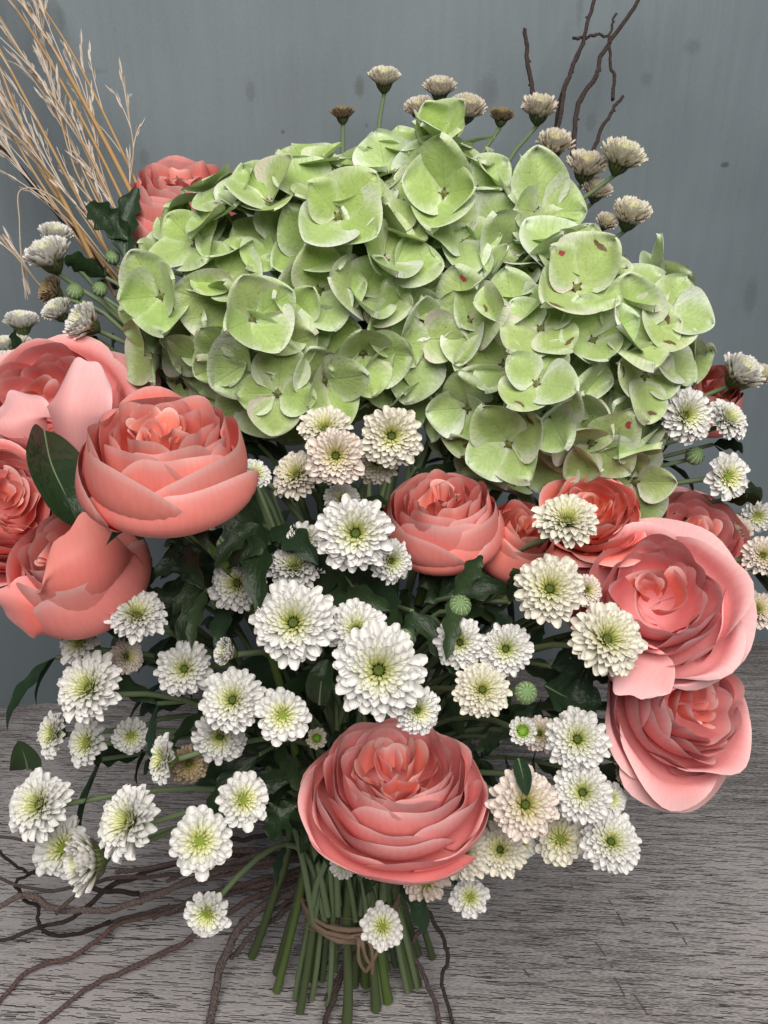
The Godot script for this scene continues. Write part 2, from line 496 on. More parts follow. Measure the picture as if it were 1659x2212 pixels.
# One chrysanthemum: where it is in the view and how wide, which way it leans, and how it is described.
func mum(u: float, v: float, r: float, nx: float, ny: float, kind: String, tint: String, push: float, label: String, group := "white button chrysanthemums in the bouquet", reach := 0.05) -> Node3D:
	var d := push if push > 0.2 else dome(u, v) + push
	var axis := facing(u, v, nx, ny)
	var rad := r * per_pixel(d) * (1.03 if kind != "cup" else 1.04)
	var p := at(u, v, d) - axis * rad * (0.12 if kind != "cup" else 0.15)
	var o := thing("chrysanthemum", label, "flower", Transform3D(upright(axis, rng.randf() * TAU).scaled(Vector3.ONE * rad), p), group)
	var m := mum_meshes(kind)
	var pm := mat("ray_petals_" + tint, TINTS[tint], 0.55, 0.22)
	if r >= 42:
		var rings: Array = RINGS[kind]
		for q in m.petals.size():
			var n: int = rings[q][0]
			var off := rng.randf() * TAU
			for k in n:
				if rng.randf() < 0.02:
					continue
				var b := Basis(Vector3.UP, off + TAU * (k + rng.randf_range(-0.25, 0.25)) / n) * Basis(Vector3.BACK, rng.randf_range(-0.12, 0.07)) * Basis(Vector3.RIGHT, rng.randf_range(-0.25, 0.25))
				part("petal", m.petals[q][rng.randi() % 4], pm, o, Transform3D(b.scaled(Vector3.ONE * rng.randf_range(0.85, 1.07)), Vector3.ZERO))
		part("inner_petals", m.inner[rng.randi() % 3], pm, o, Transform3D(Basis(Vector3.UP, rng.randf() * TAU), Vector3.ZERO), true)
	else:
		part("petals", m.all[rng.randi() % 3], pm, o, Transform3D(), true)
	part("flower_centre", m.disc, mat("flower_centre", Color.WHITE, 0.7), o)
	part("calyx", m.calyx, mat("calyx", Color.WHITE, 0.7), o)
	var low := axis * rad * (-0.7 if kind == "cup" else -0.5)
	var line := stem_line(p + low, axis, reach)
	var nth: int = count.get("chrysanthemum", 0)
	if nth % 5 == 0:                                       # some stems go on below the twine
		line = to_table(line, Vector2(rng.randf_range(610, 910), rng.randf_range(2070, 2175)))
	var s := Shape.new()
	tube(s, inside(o, line), 0.0013 / rad, 0.0019 / rad, 7, Color.WHITE)
	part("stem", s.mesh(), stem_mat(), o)
	if r > 30:
		grow_leaves(o, line, 2, 0.3, 0.7, 0.026)
	return o

func stem_mat() -> StandardMaterial3D:
	return mat("stem_green", Color(0.165, 0.225, 0.115), 0.6)

func bud(u: float, v: float, r: float, nx: float, ny: float, push: float, label: String) -> void:
	var d := push if push > 0.2 else dome(u, v) + push
	var axis := facing(u, v, nx, ny)
	var rad := r * per_pixel(d)
	var p := at(u, v, d)
	var o := thing("flower_bud", label, "flower bud", Transform3D(upright(axis, rng.randf() * TAU).scaled(Vector3.ONE * rad), p), "green chrysanthemum buds")
	if not cache.has("bud"):
		var s := Shape.new()
		lathe(s, [Vector2(0.15, -1.0), Vector2(0.6, -0.8), Vector2(0.93, -0.3), Vector2(0.98, 0.1), Vector2(0.8, 0.55), Vector2(0.42, 0.8), Vector2(0.0, 0.78)], 20, Color(0.19, 0.30, 0.12), 0.04)
		var b := Shape.new()
		for k in 22:
			var l := Shape.new()
			var h := 0.15 * (k % 2)
			leaf(l, PackedVector3Array([Vector3(0.55, -0.85 + h, 0), Vector3(1.0, -0.25 + h, 0), Vector3(0.98, 0.25 + h, 0), Vector3(0.66, 0.72 + h * 0.6, 0), Vector3(0.35, 0.86 + h * 0.4, 0)]), 0.30, Vector3(1, 0.1, 0), 0.0, -0.25, Color(0.16, 0.28, 0.09) if k % 2 else Color(0.38, 0.48, 0.30))
			b.join(l, Transform3D(Basis(Vector3.UP, TAU * k / 22.0), Vector3.ZERO))
		cache.bud = [s.mesh(), b.mesh()]
	part("bud_head", cache.bud[0], mat("calyx", Color.WHITE, 0.7), o)
	part("bracts", cache.bud[1], mat("calyx", Color.WHITE, 0.7), o, Transform3D(), true)
	var line := stem_line(p - axis * rad * 0.95, axis, 0.03)
	var s2 := Shape.new()
	tube(s2, inside(o, line), 0.0011 / rad, 0.0017 / rad, 6)
	part("stem", s2.mesh(), stem_mat(), o)


# ---------- roses ----------
# rings: petals, rim radius, rim height, belly, half width in radians, outward roll, ruffle
const ROSES := {
	"rosette": [[5, 1.0, -.16, .12, 1.0, .10, .03], [5, .95, -.02, .10, .98, .11, .03], [4, .86, .16, .10, 1.15, .10, .035], [5, .80, .24, .09, .92, .08, .03], [4, .70, .33, .08, 1.1, .05, .03], [4, .65, .35, .07, 1.05, .04, .03], [4, .60, .36, .06, 1.1, .03, .035], [4, .52, .30, .04, 1.1, .02, .04]],
	"cup": [[3, .82, .12, .28, 1.45, .06, .025], [3, .83, .42, .22, 1.4, .08, .035], [4, .77, .50, .18, 1.10, .06, .045], [4, .68, .52, .13, 1.05, .05, .04], [4, .60, .55, .10, 1.0, .03, .045], [4, .50, .55, .06, 1.05, .02, .05]],
	"bud": [[3, .56, .40, .46, 1.5, .10, .02], [3, .52, .56, .38, 1.45, .09, .03], [3, .45, .58, .26, 1.35, .06, .04], [4, .38, .57, .16, 1.1, .03, .04]],
	"open": [[4, 1.0, -.08, .12, 1.15, .22, .05], [4, .95, .10, .14, 1.15, .18, .05], [3, .84, .32, .15, 1.35, .12, .06], [4, .70, .40, .13, 1.05, .07, .05], [4, .60, .42, .10, 1.05, .05, .06], [4, .50, .40, .07, 1.05, .03, .06]],
}
const HEARTS := {"rosette": [.56, .30, .0, 15], "cup": [.44, .52, .22, 9], "bud": [.32, .55, .2, 7], "open": [.46, .36, .02, 8]}     # reach, height, foot, folded petals

func rose_petal(ring: Array, phi: float, low: float, tint: Color, edge: Color) -> ArrayMesh:
	var q := PackedVector3Array(); var uv := PackedVector2Array(); var c := PackedColorArray()
	var p1 := rng.randf() * TAU
	var p2 := rng.randf() * TAU
	var rim: float = ring[1] * rng.randf_range(0.93, 1.05)
	var top: float = ring[2] + rng.randf_range(-0.035, 0.035)
	var wide: float = ring[4] * rng.randf_range(0.92, 1.1)
	var roll_out: float = ring[5] * rng.randf_range(0.4, 1.7)
	var lean := rng.randf_range(-0.05, 0.05)
	var spiral := 0.035 + 0.04 * rim
	var nick := rng.randf_range(-0.5, 0.5)
	var cols := 20
	var rows := 12
	for r in rows + 1:
		var t := r / float(rows)
		for k in cols + 1:
			var e := k / float(cols) * 2.0 - 1.0
			var tt := t * (1.0 - 0.34 * pow(absf(e), 4.2) - 0.015 * exp(-pow((e - nick) * 5.0, 2.0)) + 0.012 * sin(e * 6.0 + p1))
			var a := phi + e * wide * (0.5 + 0.5 * smoothstep(0.0, 0.65, t))
			var rr: float = rim * (1.0 - pow(maxf(1.0 - tt, 0.0), 2.3)) + ring[3] * sin(PI * tt) * (0.4 + rim) + spiral * e * tt
			var y: float = low + (top - low) * pow(tt, 1.5)
			var roll := maxf(0.0, (tt - 0.68) / 0.32)
			rr += lean * tt + roll_out * roll * roll * (1.0 + 0.6 * sin(e * 2.2 + p2))
			y -= roll_out * 0.75 * roll * roll * roll
			rr += ring[6] * sin(e * 4.3 + p1) * tt * tt + ring[6] * 0.5 * sin(e * 9.0 + p2) * pow(tt, 4.0)
			y += ring[6] * 0.8 * sin(e * 5.1 + p2) * tt * tt
			q.append(Vector3(cos(a) * rr, y, -sin(a) * rr)); uv.append(Vector2(a * rim * 0.8, t))
			c.append(tint.lerp(edge, clampf(smoothstep(0.80, 1.0, t) * 0.6 + pow(absf(e), 8.0) * 0.15, 0.0, 1.0)).lerp(Color(0.92, 0.62, 0.59), 0.6 if r == rows else 0.0))
	var s := Shape.new()
	s.grid(cols, rows, q, uv, c)
	return s.mesh()

func rose_fold(th: float, r0: float, r1: float, sweep: float, low: float, top: float, tint: Color, edge: Color) -> ArrayMesh:
	var q := PackedVector3Array(); var uv := PackedVector2Array(); var c := PackedColorArray()
	var p1 := rng.randf() * TAU
	var p2 := rng.randf() * TAU
	var cols := 18
	for r in 7:
		var t := r / 6.0
		for k in cols + 1:
			var e := k / float(cols)
			var a := th + sweep * e + 0.16 * sin(e * 6.0 + p1)
			var rad := lerpf(r0, r1, pow(e, 0.85)) + 0.025 * sin(e * 9.0 + p2) * t
			var rr := rad * (0.72 + 0.28 * t) + 0.05 * t * t * t * sin(e * 5.0 + p1)
			var hh := top + 0.035 * sin(e * 7.0 + p2) - 0.10 * pow(absf(e * 2.0 - 1.0), 4.0) - 0.10 * (1.0 - rad / r1)
			q.append(Vector3(cos(a) * rr, lerpf(low, hh, t), -sin(a) * rr)); uv.append(Vector2(e * 0.5, t))
			c.append(tint.lerp(edge, smoothstep(0.55, 1.0, t) * 0.8).lerp(Color(0.92, 0.66, 0.63), 0.6 if r == 6 else 0.0))
	var s := Shape.new()
	s.grid(cols, 6, q, uv, c)
	return s.mesh()

const CORAL := Color(0.85, 0.235, 0.180)
const PINK := Color(0.86, 0.295, 0.290)

func rose(u: float, v: float, r: float, nx: float, ny: float, kind: String, warm: float, push: float, label: String, foot := Vector2.ZERO, turn := 0.0) -> Node3D:
	var d := push if push > 0.2 else dome(u, v) + push
	var axis := facing(u, v, nx, ny)
	var rad := r * per_pixel(d)
	var p := at(u, v, d)
	var o := thing("rose", label, "rose", Transform3D(upright(axis, turn).scaled(Vector3.ONE * rad), p), "coral pink garden roses in the bouquet")
	var low := {"rosette": -0.55, "cup": -0.78, "bud": -0.85, "open": -0.55}[kind] as float
	var rings: Array = ROSES[kind]
	var near := o.transform.basis.inverse() * -ray(u, v)
	var front := atan2(-near.z, near.x)
	var m := mat("rose_petal", Color.WHITE, 0.5, 0.2)
	if m.normal_texture == null:
		m.normal_enabled = true
		m.normal_texture = pictures.rose
		m.normal_scale = 0.11
		m.albedo_texture = pictures.rose_veins
		m.uv1_scale = Vector3(1.6, 0.7, 1)
	for k in rings.size():
		var n: int = rings[k][0]
		var off := front + (k % 2) * PI / n + rng.randf_range(-0.2, 0.2)
		var f := k / float(rings.size() - 1)
		for j in n:
			var base := PINK.lerp(CORAL, clampf(0.35 + 0.5 * warm + rng.randf_range(-0.15, 0.15), 0, 1)).lerp(Color(0.80, 0.20, 0.09), maxf(warm, 0.0) * f * 0.6).lerp(Color(0.89, 0.43, 0.44), maxf(-warm, 0.0) * (1.0 - 0.5 * f))
			var edge := Color(0.88, 0.33, 0.305).lerp(Color(0.91, 0.50, 0.52), rng.randf()).lerp(Color(0.84, 0.33, 0.20), maxf(warm, 0.0) * 0.5).lerp(Color(0.93, 0.66, 0.69), maxf(-warm, 0.0))
			part("petal", rose_petal(rings[k], off + TAU * (j + rng.randf_range(-0.12, 0.12)) / n, low + 0.01 * k, base, edge), m, o)
	var heart: Array = HEARTS[kind]
	for k in heart[3]:
		var base := PINK.lerp(CORAL, rng.randf_range(0.3, 0.9)).lerp(Color(0.84, 0.25, 0.10), maxf(warm, 0.15) * 0.6)
		var edge := Color(0.84, 0.40, 0.36).lerp(Color(0.87, 0.52, 0.49), rng.randf()).lerp(Color(0.86, 0.36, 0.22), maxf(warm, 0.0) * 0.5).lerp(Color(0.92, 0.60, 0.62), maxf(-warm, 0.0))
		var th: float = TAU * k / heart[3] + rng.randf_range(-0.6, 0.6)
		part("petal", rose_fold(th, heart[0] * rng.randf_range(0.08, 0.6), heart[0] * rng.randf_range(0.66, 1.08), rng.randf_range(0.8, 2.4) * (1.0 if rng.randf() < 0.72 else -1.0), heart[2], heart[1] + rng.randf_range(-0.05, 0.04), base, edge), m, o)
	var s := Shape.new()
	lathe(s, [Vector2(0.06, low - 0.22), Vector2(0.14, low - 0.16), Vector2(0.2, low - 0.06), Vector2(0.16, low + 0.05)], 14, Color(0.10, 0.16, 0.05))
	part("hip", s.mesh(), mat("calyx", Color.WHITE, 0.7), o)
	for k in 5:
		var l := Shape.new()
		var a := Basis(Vector3.UP, TAU * (k + rng.randf() * 0.3) / 5.0)
		var w := rng.randf_range(0.7, 1.0)
		leaf(l, PackedVector3Array([a * Vector3(0.12, low - 0.05, 0), a * Vector3(0.35 * w, low - 0.05, 0), a * Vector3(0.58 * w, low + 0.02, 0), a * Vector3(0.78 * w, low - 0.05, 0), a * Vector3(0.95 * w, low - 0.18, 0)]), 0.24, a * Vector3(-0.2, 1, 0), 0.2, 0.2)
		part("sepal", l.mesh(), leaf_mat(1), o)
	var line := stem_line(p + axis * rad * (low - 0.2), axis, 0.06)
	if foot != Vector2.ZERO:
		line = to_table(line, foot)
	s = Shape.new()
	var thick := rng.randf_range(0.85, 1.25)
	tube(s, inside(o, line), 0.0019 / rad * thick, 0.0024 / rad * thick, 9, Color.WHITE, 0.07)
	part("stem", s.mesh(), mat("cut_stem_%d" % (rng.randi() % 3), [Color(0.11, 0.17, 0.042), Color(0.15, 0.215, 0.06), Color(0.085, 0.12, 0.045)][rng.randi() % 3], 0.5), o)
	grow_leaves(o, line, 3, 0.1, 0.45, 0.034, 0.10, 7.3)
	return o

# One big outer petal of a rose along a line of the view, bowed towards the viewer.
func outer_petal(o: Node3D, pts: Array, width: float, nx: float, ny: float, bow: float, tint: Color, edge: Color) -> void:
	var w := []
	for p: Array in pts:
		w.append(at(p[0], p[1], p[2]))
	var line := inside(o, curve(w, 5))
	var up := o.transform.basis.inverse() * facing(pts[1][0], pts[1][1], nx, ny)
	width /= o.scale.x
	var q := PackedVector3Array(); var uv := PackedVector2Array(); var c := PackedColorArray()
	var rows := line.size() - 1
	var ph := rng.randf() * TAU
	for r in rows + 1:
		var t := r / float(rows)
		var d := (line[mini(r + 1, rows)] - line[maxi(r - 1, 0)]).normalized()
		var x := d.cross(up).normalized()
		var y := x.cross(d).normalized()
		var half := width * 0.5 * pow(maxf(sin(PI * (0.10 + 0.72 * t)), 0.0), 0.55)
		for k in 15:
			var e := (k - 7) / 7.0
			var ruf := 0.03 * width * sin(e * 5.0 + t * 3.0 + ph) * t
			q.append(line[r] + x * e * half + y * (ruf - e * e * half * bow) - d * (e * e * half * 0.75 * t * t + 0.05 * width * sin(e * 6.0 + ph) * t * t))
			uv.append(Vector2(e * 0.5 + 0.5, t)); c.append(tint.lerp(edge, clampf(smoothstep(0.5, 1.0, t) * 0.7 + pow(absf(e), 6.0) * 0.5, 0, 1)))
	var s := Shape.new()
	s.grid(14, rows, q, uv, c)
	part("petal", s.mesh(), mats.rose_petal, o)

func to_table(line: PackedVector3Array, foot: Vector2) -> PackedVector3Array:      # on through the twine and down to the table
	var f := at_height(foot.x, foot.y, 0.0025)
	var g := (f - bind) * 0.62
	var b := Vector3(bind.x + g.x, bind.y + rng.randf_range(-0.004, 0.012), bind.z + g.z)
	var top := line[line.size() - 5]
	var out := line.slice(0, line.size() - 4)
	out.append_array(bezier(top, top.lerp(b, 0.5), b + (b - f) * 0.5, b, 5).slice(1))
	out.append_array(bezier(b, b.lerp(f, 0.33), b.lerp(f, 0.66) + Vector3(rng.randf_range(-1, 1), 0, rng.randf_range(-1, 1)) * 0.002, f, 5).slice(1))
	return out


# ---------- hydrangeas ----------
func sepal_mesh(k: int) -> ArrayMesh:
	var g := RandomNumberGenerator.new()
	g.seed = 900 + k
	var cup := g.randf_range(0.0, 0.40)
	var bend := g.randf_range(-0.22, 0.16)
	var wave := g.randf_range(0.015, 0.06)
	var ph := g.randf() * TAU
	var wid := g.randf_range(0.49, 0.60)
	var skew := g.randf_range(-0.10, 0.10)
	var point := g.randf_range(0.0, 0.05)
	var q := PackedVector3Array(); var uv := PackedVector2Array(); var c := PackedColorArray()
	var cols := 12
	var rows := 14
	for r in rows + 1:
		var t := sin(r / float(rows) * PI * 0.5)
		var w := wid * pow(maxf(sin(PI * pow(t, 0.80)), 0.0), 0.60) + 0.05 * (1.0 - t)
		for j in cols + 1:
			var e := j / float(cols) * 2.0 - 1.0
			var x := e * w + skew * sin(PI * t)
			var y := t - 0.06 * (1.0 - e * e) * pow(t, 6.0) + point * exp(-e * e * 8.0) * pow(t, 8.0)
			var z := cup * x * x * 2.0 + bend * t * t * 0.8 + wave * sin(e * 4.0 + t * 5.0 + ph) * (absf(e) * t + t * t) - 0.035 * exp(-pow(x / 0.05, 2.0)) * (1.0 - t)
			z += 0.018 * pow(maxf(absf(e), t), 6.0) * sin(e * 7.0 + t * 6.0 + ph)
			q.append(Vector3(x, y, z)); uv.append(Vector2(0.5 + x / 1.3, y)); c.append(Color.WHITE)
	var s := Shape.new()
	s.grid(cols, rows, q, uv, c)
	return s.mesh()

func sepal_mat(k: int) -> StandardMaterial3D:
	var pic := [0, 1, 2, 0, 1, 2, 3, 4, 5, 2, 1, 5][k] as int
	var tint := [Color(1, 1, 1), Color(0.98, 1.0, 0.92), Color(1.0, 1.0, 1.05), Color(0.92, 0.96, 0.86), Color(1.08, 1.06, 1.12), Color(0.95, 0.98, 0.78), Color(1.05, 1.02, 1.05), Color(1.0, 0.98, 0.95), Color(1.02, 0.98, 1.0), Color(0.88, 0.92, 0.78), Color(1.1, 1.1, 1.2), Color(0.98, 0.96, 0.90)][k] as Color
	var m := mat("sepal_%d" % k, Color.WHITE, 0.44, 0.34)
	if m.albedo_texture == null:
		m.albedo_color = (tint * 0.93).linear_to_srgb()
		m.albedo_texture = pictures.sepals[pic]
		m.normal_enabled = true
		m.normal_texture = pictures.sepal_relief
		m.normal_scale = 1.2
		m.rim_enabled = true
		m.rim = 0.6
	return m

func floret(o: Node3D, p: Vector3, axis: Vector3, size: float, open: float, turn: float, tints: Array) -> void:
	if not cache.has("floret"):
		cache.sepals = []
		for k in 14:
			cache.sepals.append(sepal_mesh(k))
		var s := Shape.new()
		tube(s, PackedVector3Array([Vector3(0, -1.3, 0), Vector3(0.05, -0.6, 0), Vector3(0, -0.02, 0)]), 0.03, 0.045, 6, Color(0.36, 0.44, 0.16))
		lathe(s, [Vector2(0.05, -0.06), Vector2(0.085, 0.0), Vector2(0.075, 0.06), Vector2(0.0, 0.09)], 9, Color(0.20, 0.22, 0.06), 0.12)
		for k in 4:
			var a := Basis(Vector3.UP, k * 1.6)
			tube(s, PackedVector3Array([a * Vector3(0.05, 0.03, 0), a * Vector3(0.10, 0.10, 0.01)]), 0.010, 0.018, 5, Color(0.13, 0.10, 0.05))
		cache.floret = s.mesh()
	var f := part("floret", cache.floret, mat("floret_eye", Color.WHITE, 0.7), o, Transform3D(upright(axis, turn).scaled(Vector3.ONE * size), p))
	for k in 4:
		var lift := open + rng.randf_range(-0.22, 0.22) + (0.10 if k % 2 else 0.0)
		var a := TAU * k / 4.0 + rng.randf_range(-0.14, 0.14)
		var dir := Vector3(cos(a) * cos(lift), sin(lift), -sin(a) * cos(lift))
		var nrm := Vector3(-cos(a) * sin(lift), cos(lift), sin(a) * sin(lift))
		var b := Basis(dir.cross(nrm), dir, nrm) * Basis(Vector3.UP, rng.randf_range(-0.22, 0.22))
		var sc := rng.randf_range(0.86, 1.10) * (1.05 if k % 2 == 0 else 0.95)
		part("petal", cache.sepals[rng.randi() % 14], sepal_mat(tints[rng.randi() % tints.size()]), f, Transform3D(b.scaled(Vector3(sc * rng.randf_range(0.92, 1.12), sc, sc)), dir * 0.04 + Vector3(0, 0.03 if k % 2 else 0.0, 0)))

func hydrangea(c: Vector3, radii: Vector3, n: int, size: float, tints: Array, label: String, foot: Vector2, others: Array, fixed: Array) -> void:
	var o := thing("hydrangea", label, "hydrangea", Transform3D(Basis(), c), "pale green hydrangea heads")
	var done := []
	for f: Array in fixed:                                     # florets seen whole in front
		var axis := facing(f[0], f[1], f[2], f[3])
		var r := ray(f[0], f[1]) / radii
		var s := (eye - c) / radii
		var a := r.dot(r); var b := s.dot(r)
		var q := maxf(b * b - a * (s.dot(s) - 1.0), 0.0)
		var p: Vector3 = eye + ray(f[0], f[1]) * ((-b - sqrt(q)) / a + f[6]) - c
		floret(o, p, axis, f[4] * per_pixel(depth_of(p + c)), f[5], f[7], tints)
		done.append(p)
	for k in n:
		var y := 1.0 - 2.0 * (k + 0.5) / n
		var a := k * 2.39996 + 0.5
		var w := Vector3(sqrt(1.0 - y * y) * cos(a), y, sqrt(1.0 - y * y) * sin(a))
		w = (w + Vector3(rng.randf_range(-1, 1), rng.randf_range(-1, 1), rng.randf_range(-1, 1)) * 0.10).normalized()
		var p: Vector3 = w * radii * rng.randf_range(0.80, 1.0)
		var axis := (w / radii).normalized()
		var far := (p + c - eye).normalized()
		if axis.dot(far) > 0.30 or axis.y < -0.85:
			continue
		var hidden := false
		for e: Array in others:
			if ((p + c - e[0]) / e[1]).length() < 0.55:
				hidden = true
		for e: Vector3 in done:
			if e.distance_to(p) < size * 0.74:
				hidden = true
		if hidden:
			continue
		done.append(p)
		axis = (axis + Vector3(rng.randf_range(-1, 1), rng.randf_range(-0.6, 1), rng.randf_range(-1, 1)) * 0.22).normalized()
		floret(o, p - axis * size * 0.25, axis, size * rng.randf_range(0.86, 1.12), rng.randf_range(0.12, 0.70), rng.randf() * TAU, tints)
	var s := Shape.new()
	var line := to_table(stem_line(c - Vector3(0, radii.y * 0.6, 0), Vector3.UP, 0.05), foot)
	tube(s, inside(o, line), 0.0030, 0.0030, 9, Color.WHITE, 0.03)
	part("stem", s.mesh(), mat("cut_stem_%d" % (rng.randi() % 3), [Color(0.11, 0.17, 0.042), Color(0.15, 0.215, 0.06), Color(0.085, 0.12, 0.045)][rng.randi() % 3], 0.5), o)
	s = Shape.new()
	for k in 9:
		var w := Vector3(rng.randf_range(-0.7, 0.7), 0.2 + rng.randf() * 0.5, rng.randf_range(-0.7, 0.7))
		tube(s, bezier(Vector3(0, -radii.y * 0.6, 0), Vector3(0, -radii.y * 0.3, 0), w * radii * 0.6, w * radii, 6), 0.002, 0.0012, 6, Color(0.30, 0.38, 0.13))
	part("branch", s.mesh(), mat("floret_eye", Color.WHITE, 0.7), o)


# ---------- twigs, straw, sprigs ----------
# A twig through points of the view: each is (u, v, how far away) or, with flat, (u, v, height above the table).
func twig(pts: Array, r0: float, r1: float, flat: bool, label: String, tint := Color(0.075, 0.052, 0.048)) -> void:
	var w := []
	for p: Array in pts:
		w.append(at_height(p[0], p[1], p[2]) if flat else at(p[0], p[1], p[2]))
	var line := curve(w, 7)
	var amp := 0.0005
	for k in range(1, line.size() - 1):
		line[k] += Vector3(sin(k * 0.9 + w[0].x * 90.0), sin(k * 1.3 + 1.0), cos(k * 0.8 + w[0].z * 70.0)) * amp + Vector3(rng.randf_range(-1, 1), rng.randf_range(-1, 1), rng.randf_range(-1, 1)) * 0.0004
	var o := thing("twig", label, "twig", Transform3D(Basis(), w[0]), "dark curly twigs in the bouquet")
	var s := Shape.new()
	tube(s, inside(o, line), r0, r1, 8, Color.WHITE, 0.06)
	var m := mat("bark_%s" % tint.to_html(), tint, 0.75)
	if m.normal_texture == null:
		m.normal_enabled = true
		m.normal_texture = pictures.bark
		m.uv1_scale = Vector3(1, 0.7, 1)
		m.normal_scale = 1.2
	part("branch", s.mesh(), m, o)
	for k in 3:                                        # small knots
		var i := rng.randi_range(2, line.size() - 3)
		var side := (line[i + 1] - line[i]).normalized().cross(Vector3(rng.randf_range(-1, 1), rng.randf_range(-1, 1), rng.randf_range(-1, 1))).normalized()
		var b := Shape.new()
		var r := lerpf(r0, r1, i / float(line.size()))
		tube(b, inside(o, PackedVector3Array([line[i], line[i] + side * r * 1.1, line[i] + side * r * 1.7])), r * 0.7, r * 0.35, 6)
		part("knot", b.mesh(), m, o)

func straw(pts: Array, r: float, ears: int, spread: float, label: String, pale := 0.4) -> void:
	var w := []
	for p: Array in pts:
		w.append(at(p[0], p[1], p[2]))
	var line := curve(w, 8)
	var o := thing("grass_stalk", label, "dried grass", Transform3D(Basis(), w[-1]), "stalks of dried straw coloured grass")
	var s := Shape.new()
	var gold := Color(0.46, 0.29, 0.13).lerp(Color(0.55, 0.45, 0.33), pale)
	tube(s, inside(o, line), r * 0.6, r, 6, Color.WHITE)
	var m := mat("straw_%d" % int(pale * 10), gold, 0.55, 0.1)
	part("stalk", s.mesh(), m, o)
	var pm := mat("straw_ear", Color(0.66, 0.57, 0.49), 0.6, 0.35)
	for k in ears:                                     # fine side shoots with husks
		var i := int(pow(rng.randf(), 1.2) * (line.size() - 2))
		var d := (line[i] - line[i + 1]).normalized()
		var side := d.cross(Vector3(rng.randf_range(-1, 1), rng.randf_range(-1, 1), rng.randf_range(-1, 1))).normalized()
		var l := spread * rng.randf_range(0.5, 1.2)
		var pts2 := bezier(line[i], line[i] + d * l * 0.4 + side * l * 0.05, line[i] + d * l * 0.8 + side * l * 0.14, line[i] + d * l + side * l * 0.24 + Vector3(0, -0.05 * l, 0), 8)
		var b := Shape.new()
		tube(b, inside(o, pts2), 0.0004, 0.00025, 5)
		for h in 4:
			var q := pts2[3 + h]
			var dd := (pts2[4 + h] - pts2[3 + h]).normalized()
			var z := dd.cross(Vector3(rng.randf_range(-1, 1), rng.randf_range(-1, 1), rng.randf_range(-1, 1))).normalized()
			var len := rng.randf_range(0.006, 0.013)
			leaf(b, inside(o, PackedVector3Array([q, q + dd * len * 0.3 + z * 0.0005, q + dd * len * 0.7 + z * 0.001, q + dd * len + z * 0.0016])), rng.randf_range(0.0009, 0.0018), z, 0.0, 0.5)
		part("husk_shoot", b.mesh(), pm, o)

func sprig(u: float, v: float, push: float, nx: float, ny: float, n: int, size: float, label: String) -> void:
	var d := push if push > 0.2 else dome(u, v) + push
	var axis := facing(u, v, nx, ny)
	var p := at(u, v, d)
	var o := thing("leaf_sprig", label, "foliage", Transform3D(Basis(), p), "dark green leaf sprigs among the flowers")
	var line := stem_line(p, axis, 0.05)
	var s := Shape.new()
	tube(s, inside(o, line), 0.0011, 0.0017, 6)
	part("stem", s.mesh(), stem_mat(), o)
	grow_leaves(o, line, n, 0.0, 0.35, size)

func single_leaf(pts: Array, width: float, nx: float, ny: float, lobes: float, shade: int, label: String) -> void:
	var w := []
	for p: Array in pts:
		w.append(at(p[0], p[1], p[2]))
	var line := curve(w, 12)
	var o := thing("rose_leaf", label, "leaf", Transform3D(Basis(), w[0]), "")
	var s := Shape.new()
	leaf(s, inside(o, line), width, facing(pts[1][0], pts[1][1], nx, ny), lobes, 0.5)
	part("blade", s.mesh(), leaf_mat(shade), o)
	s = Shape.new()
	var back := PackedVector3Array()
	for k in line:
		back.append(k - facing(pts[1][0], pts[1][1], nx, ny) * 0.0006)
	tube(s, inside(o, back), 0.0009, 0.0003, 5)
	part("midrib", s.mesh(), stem_mat(), o)


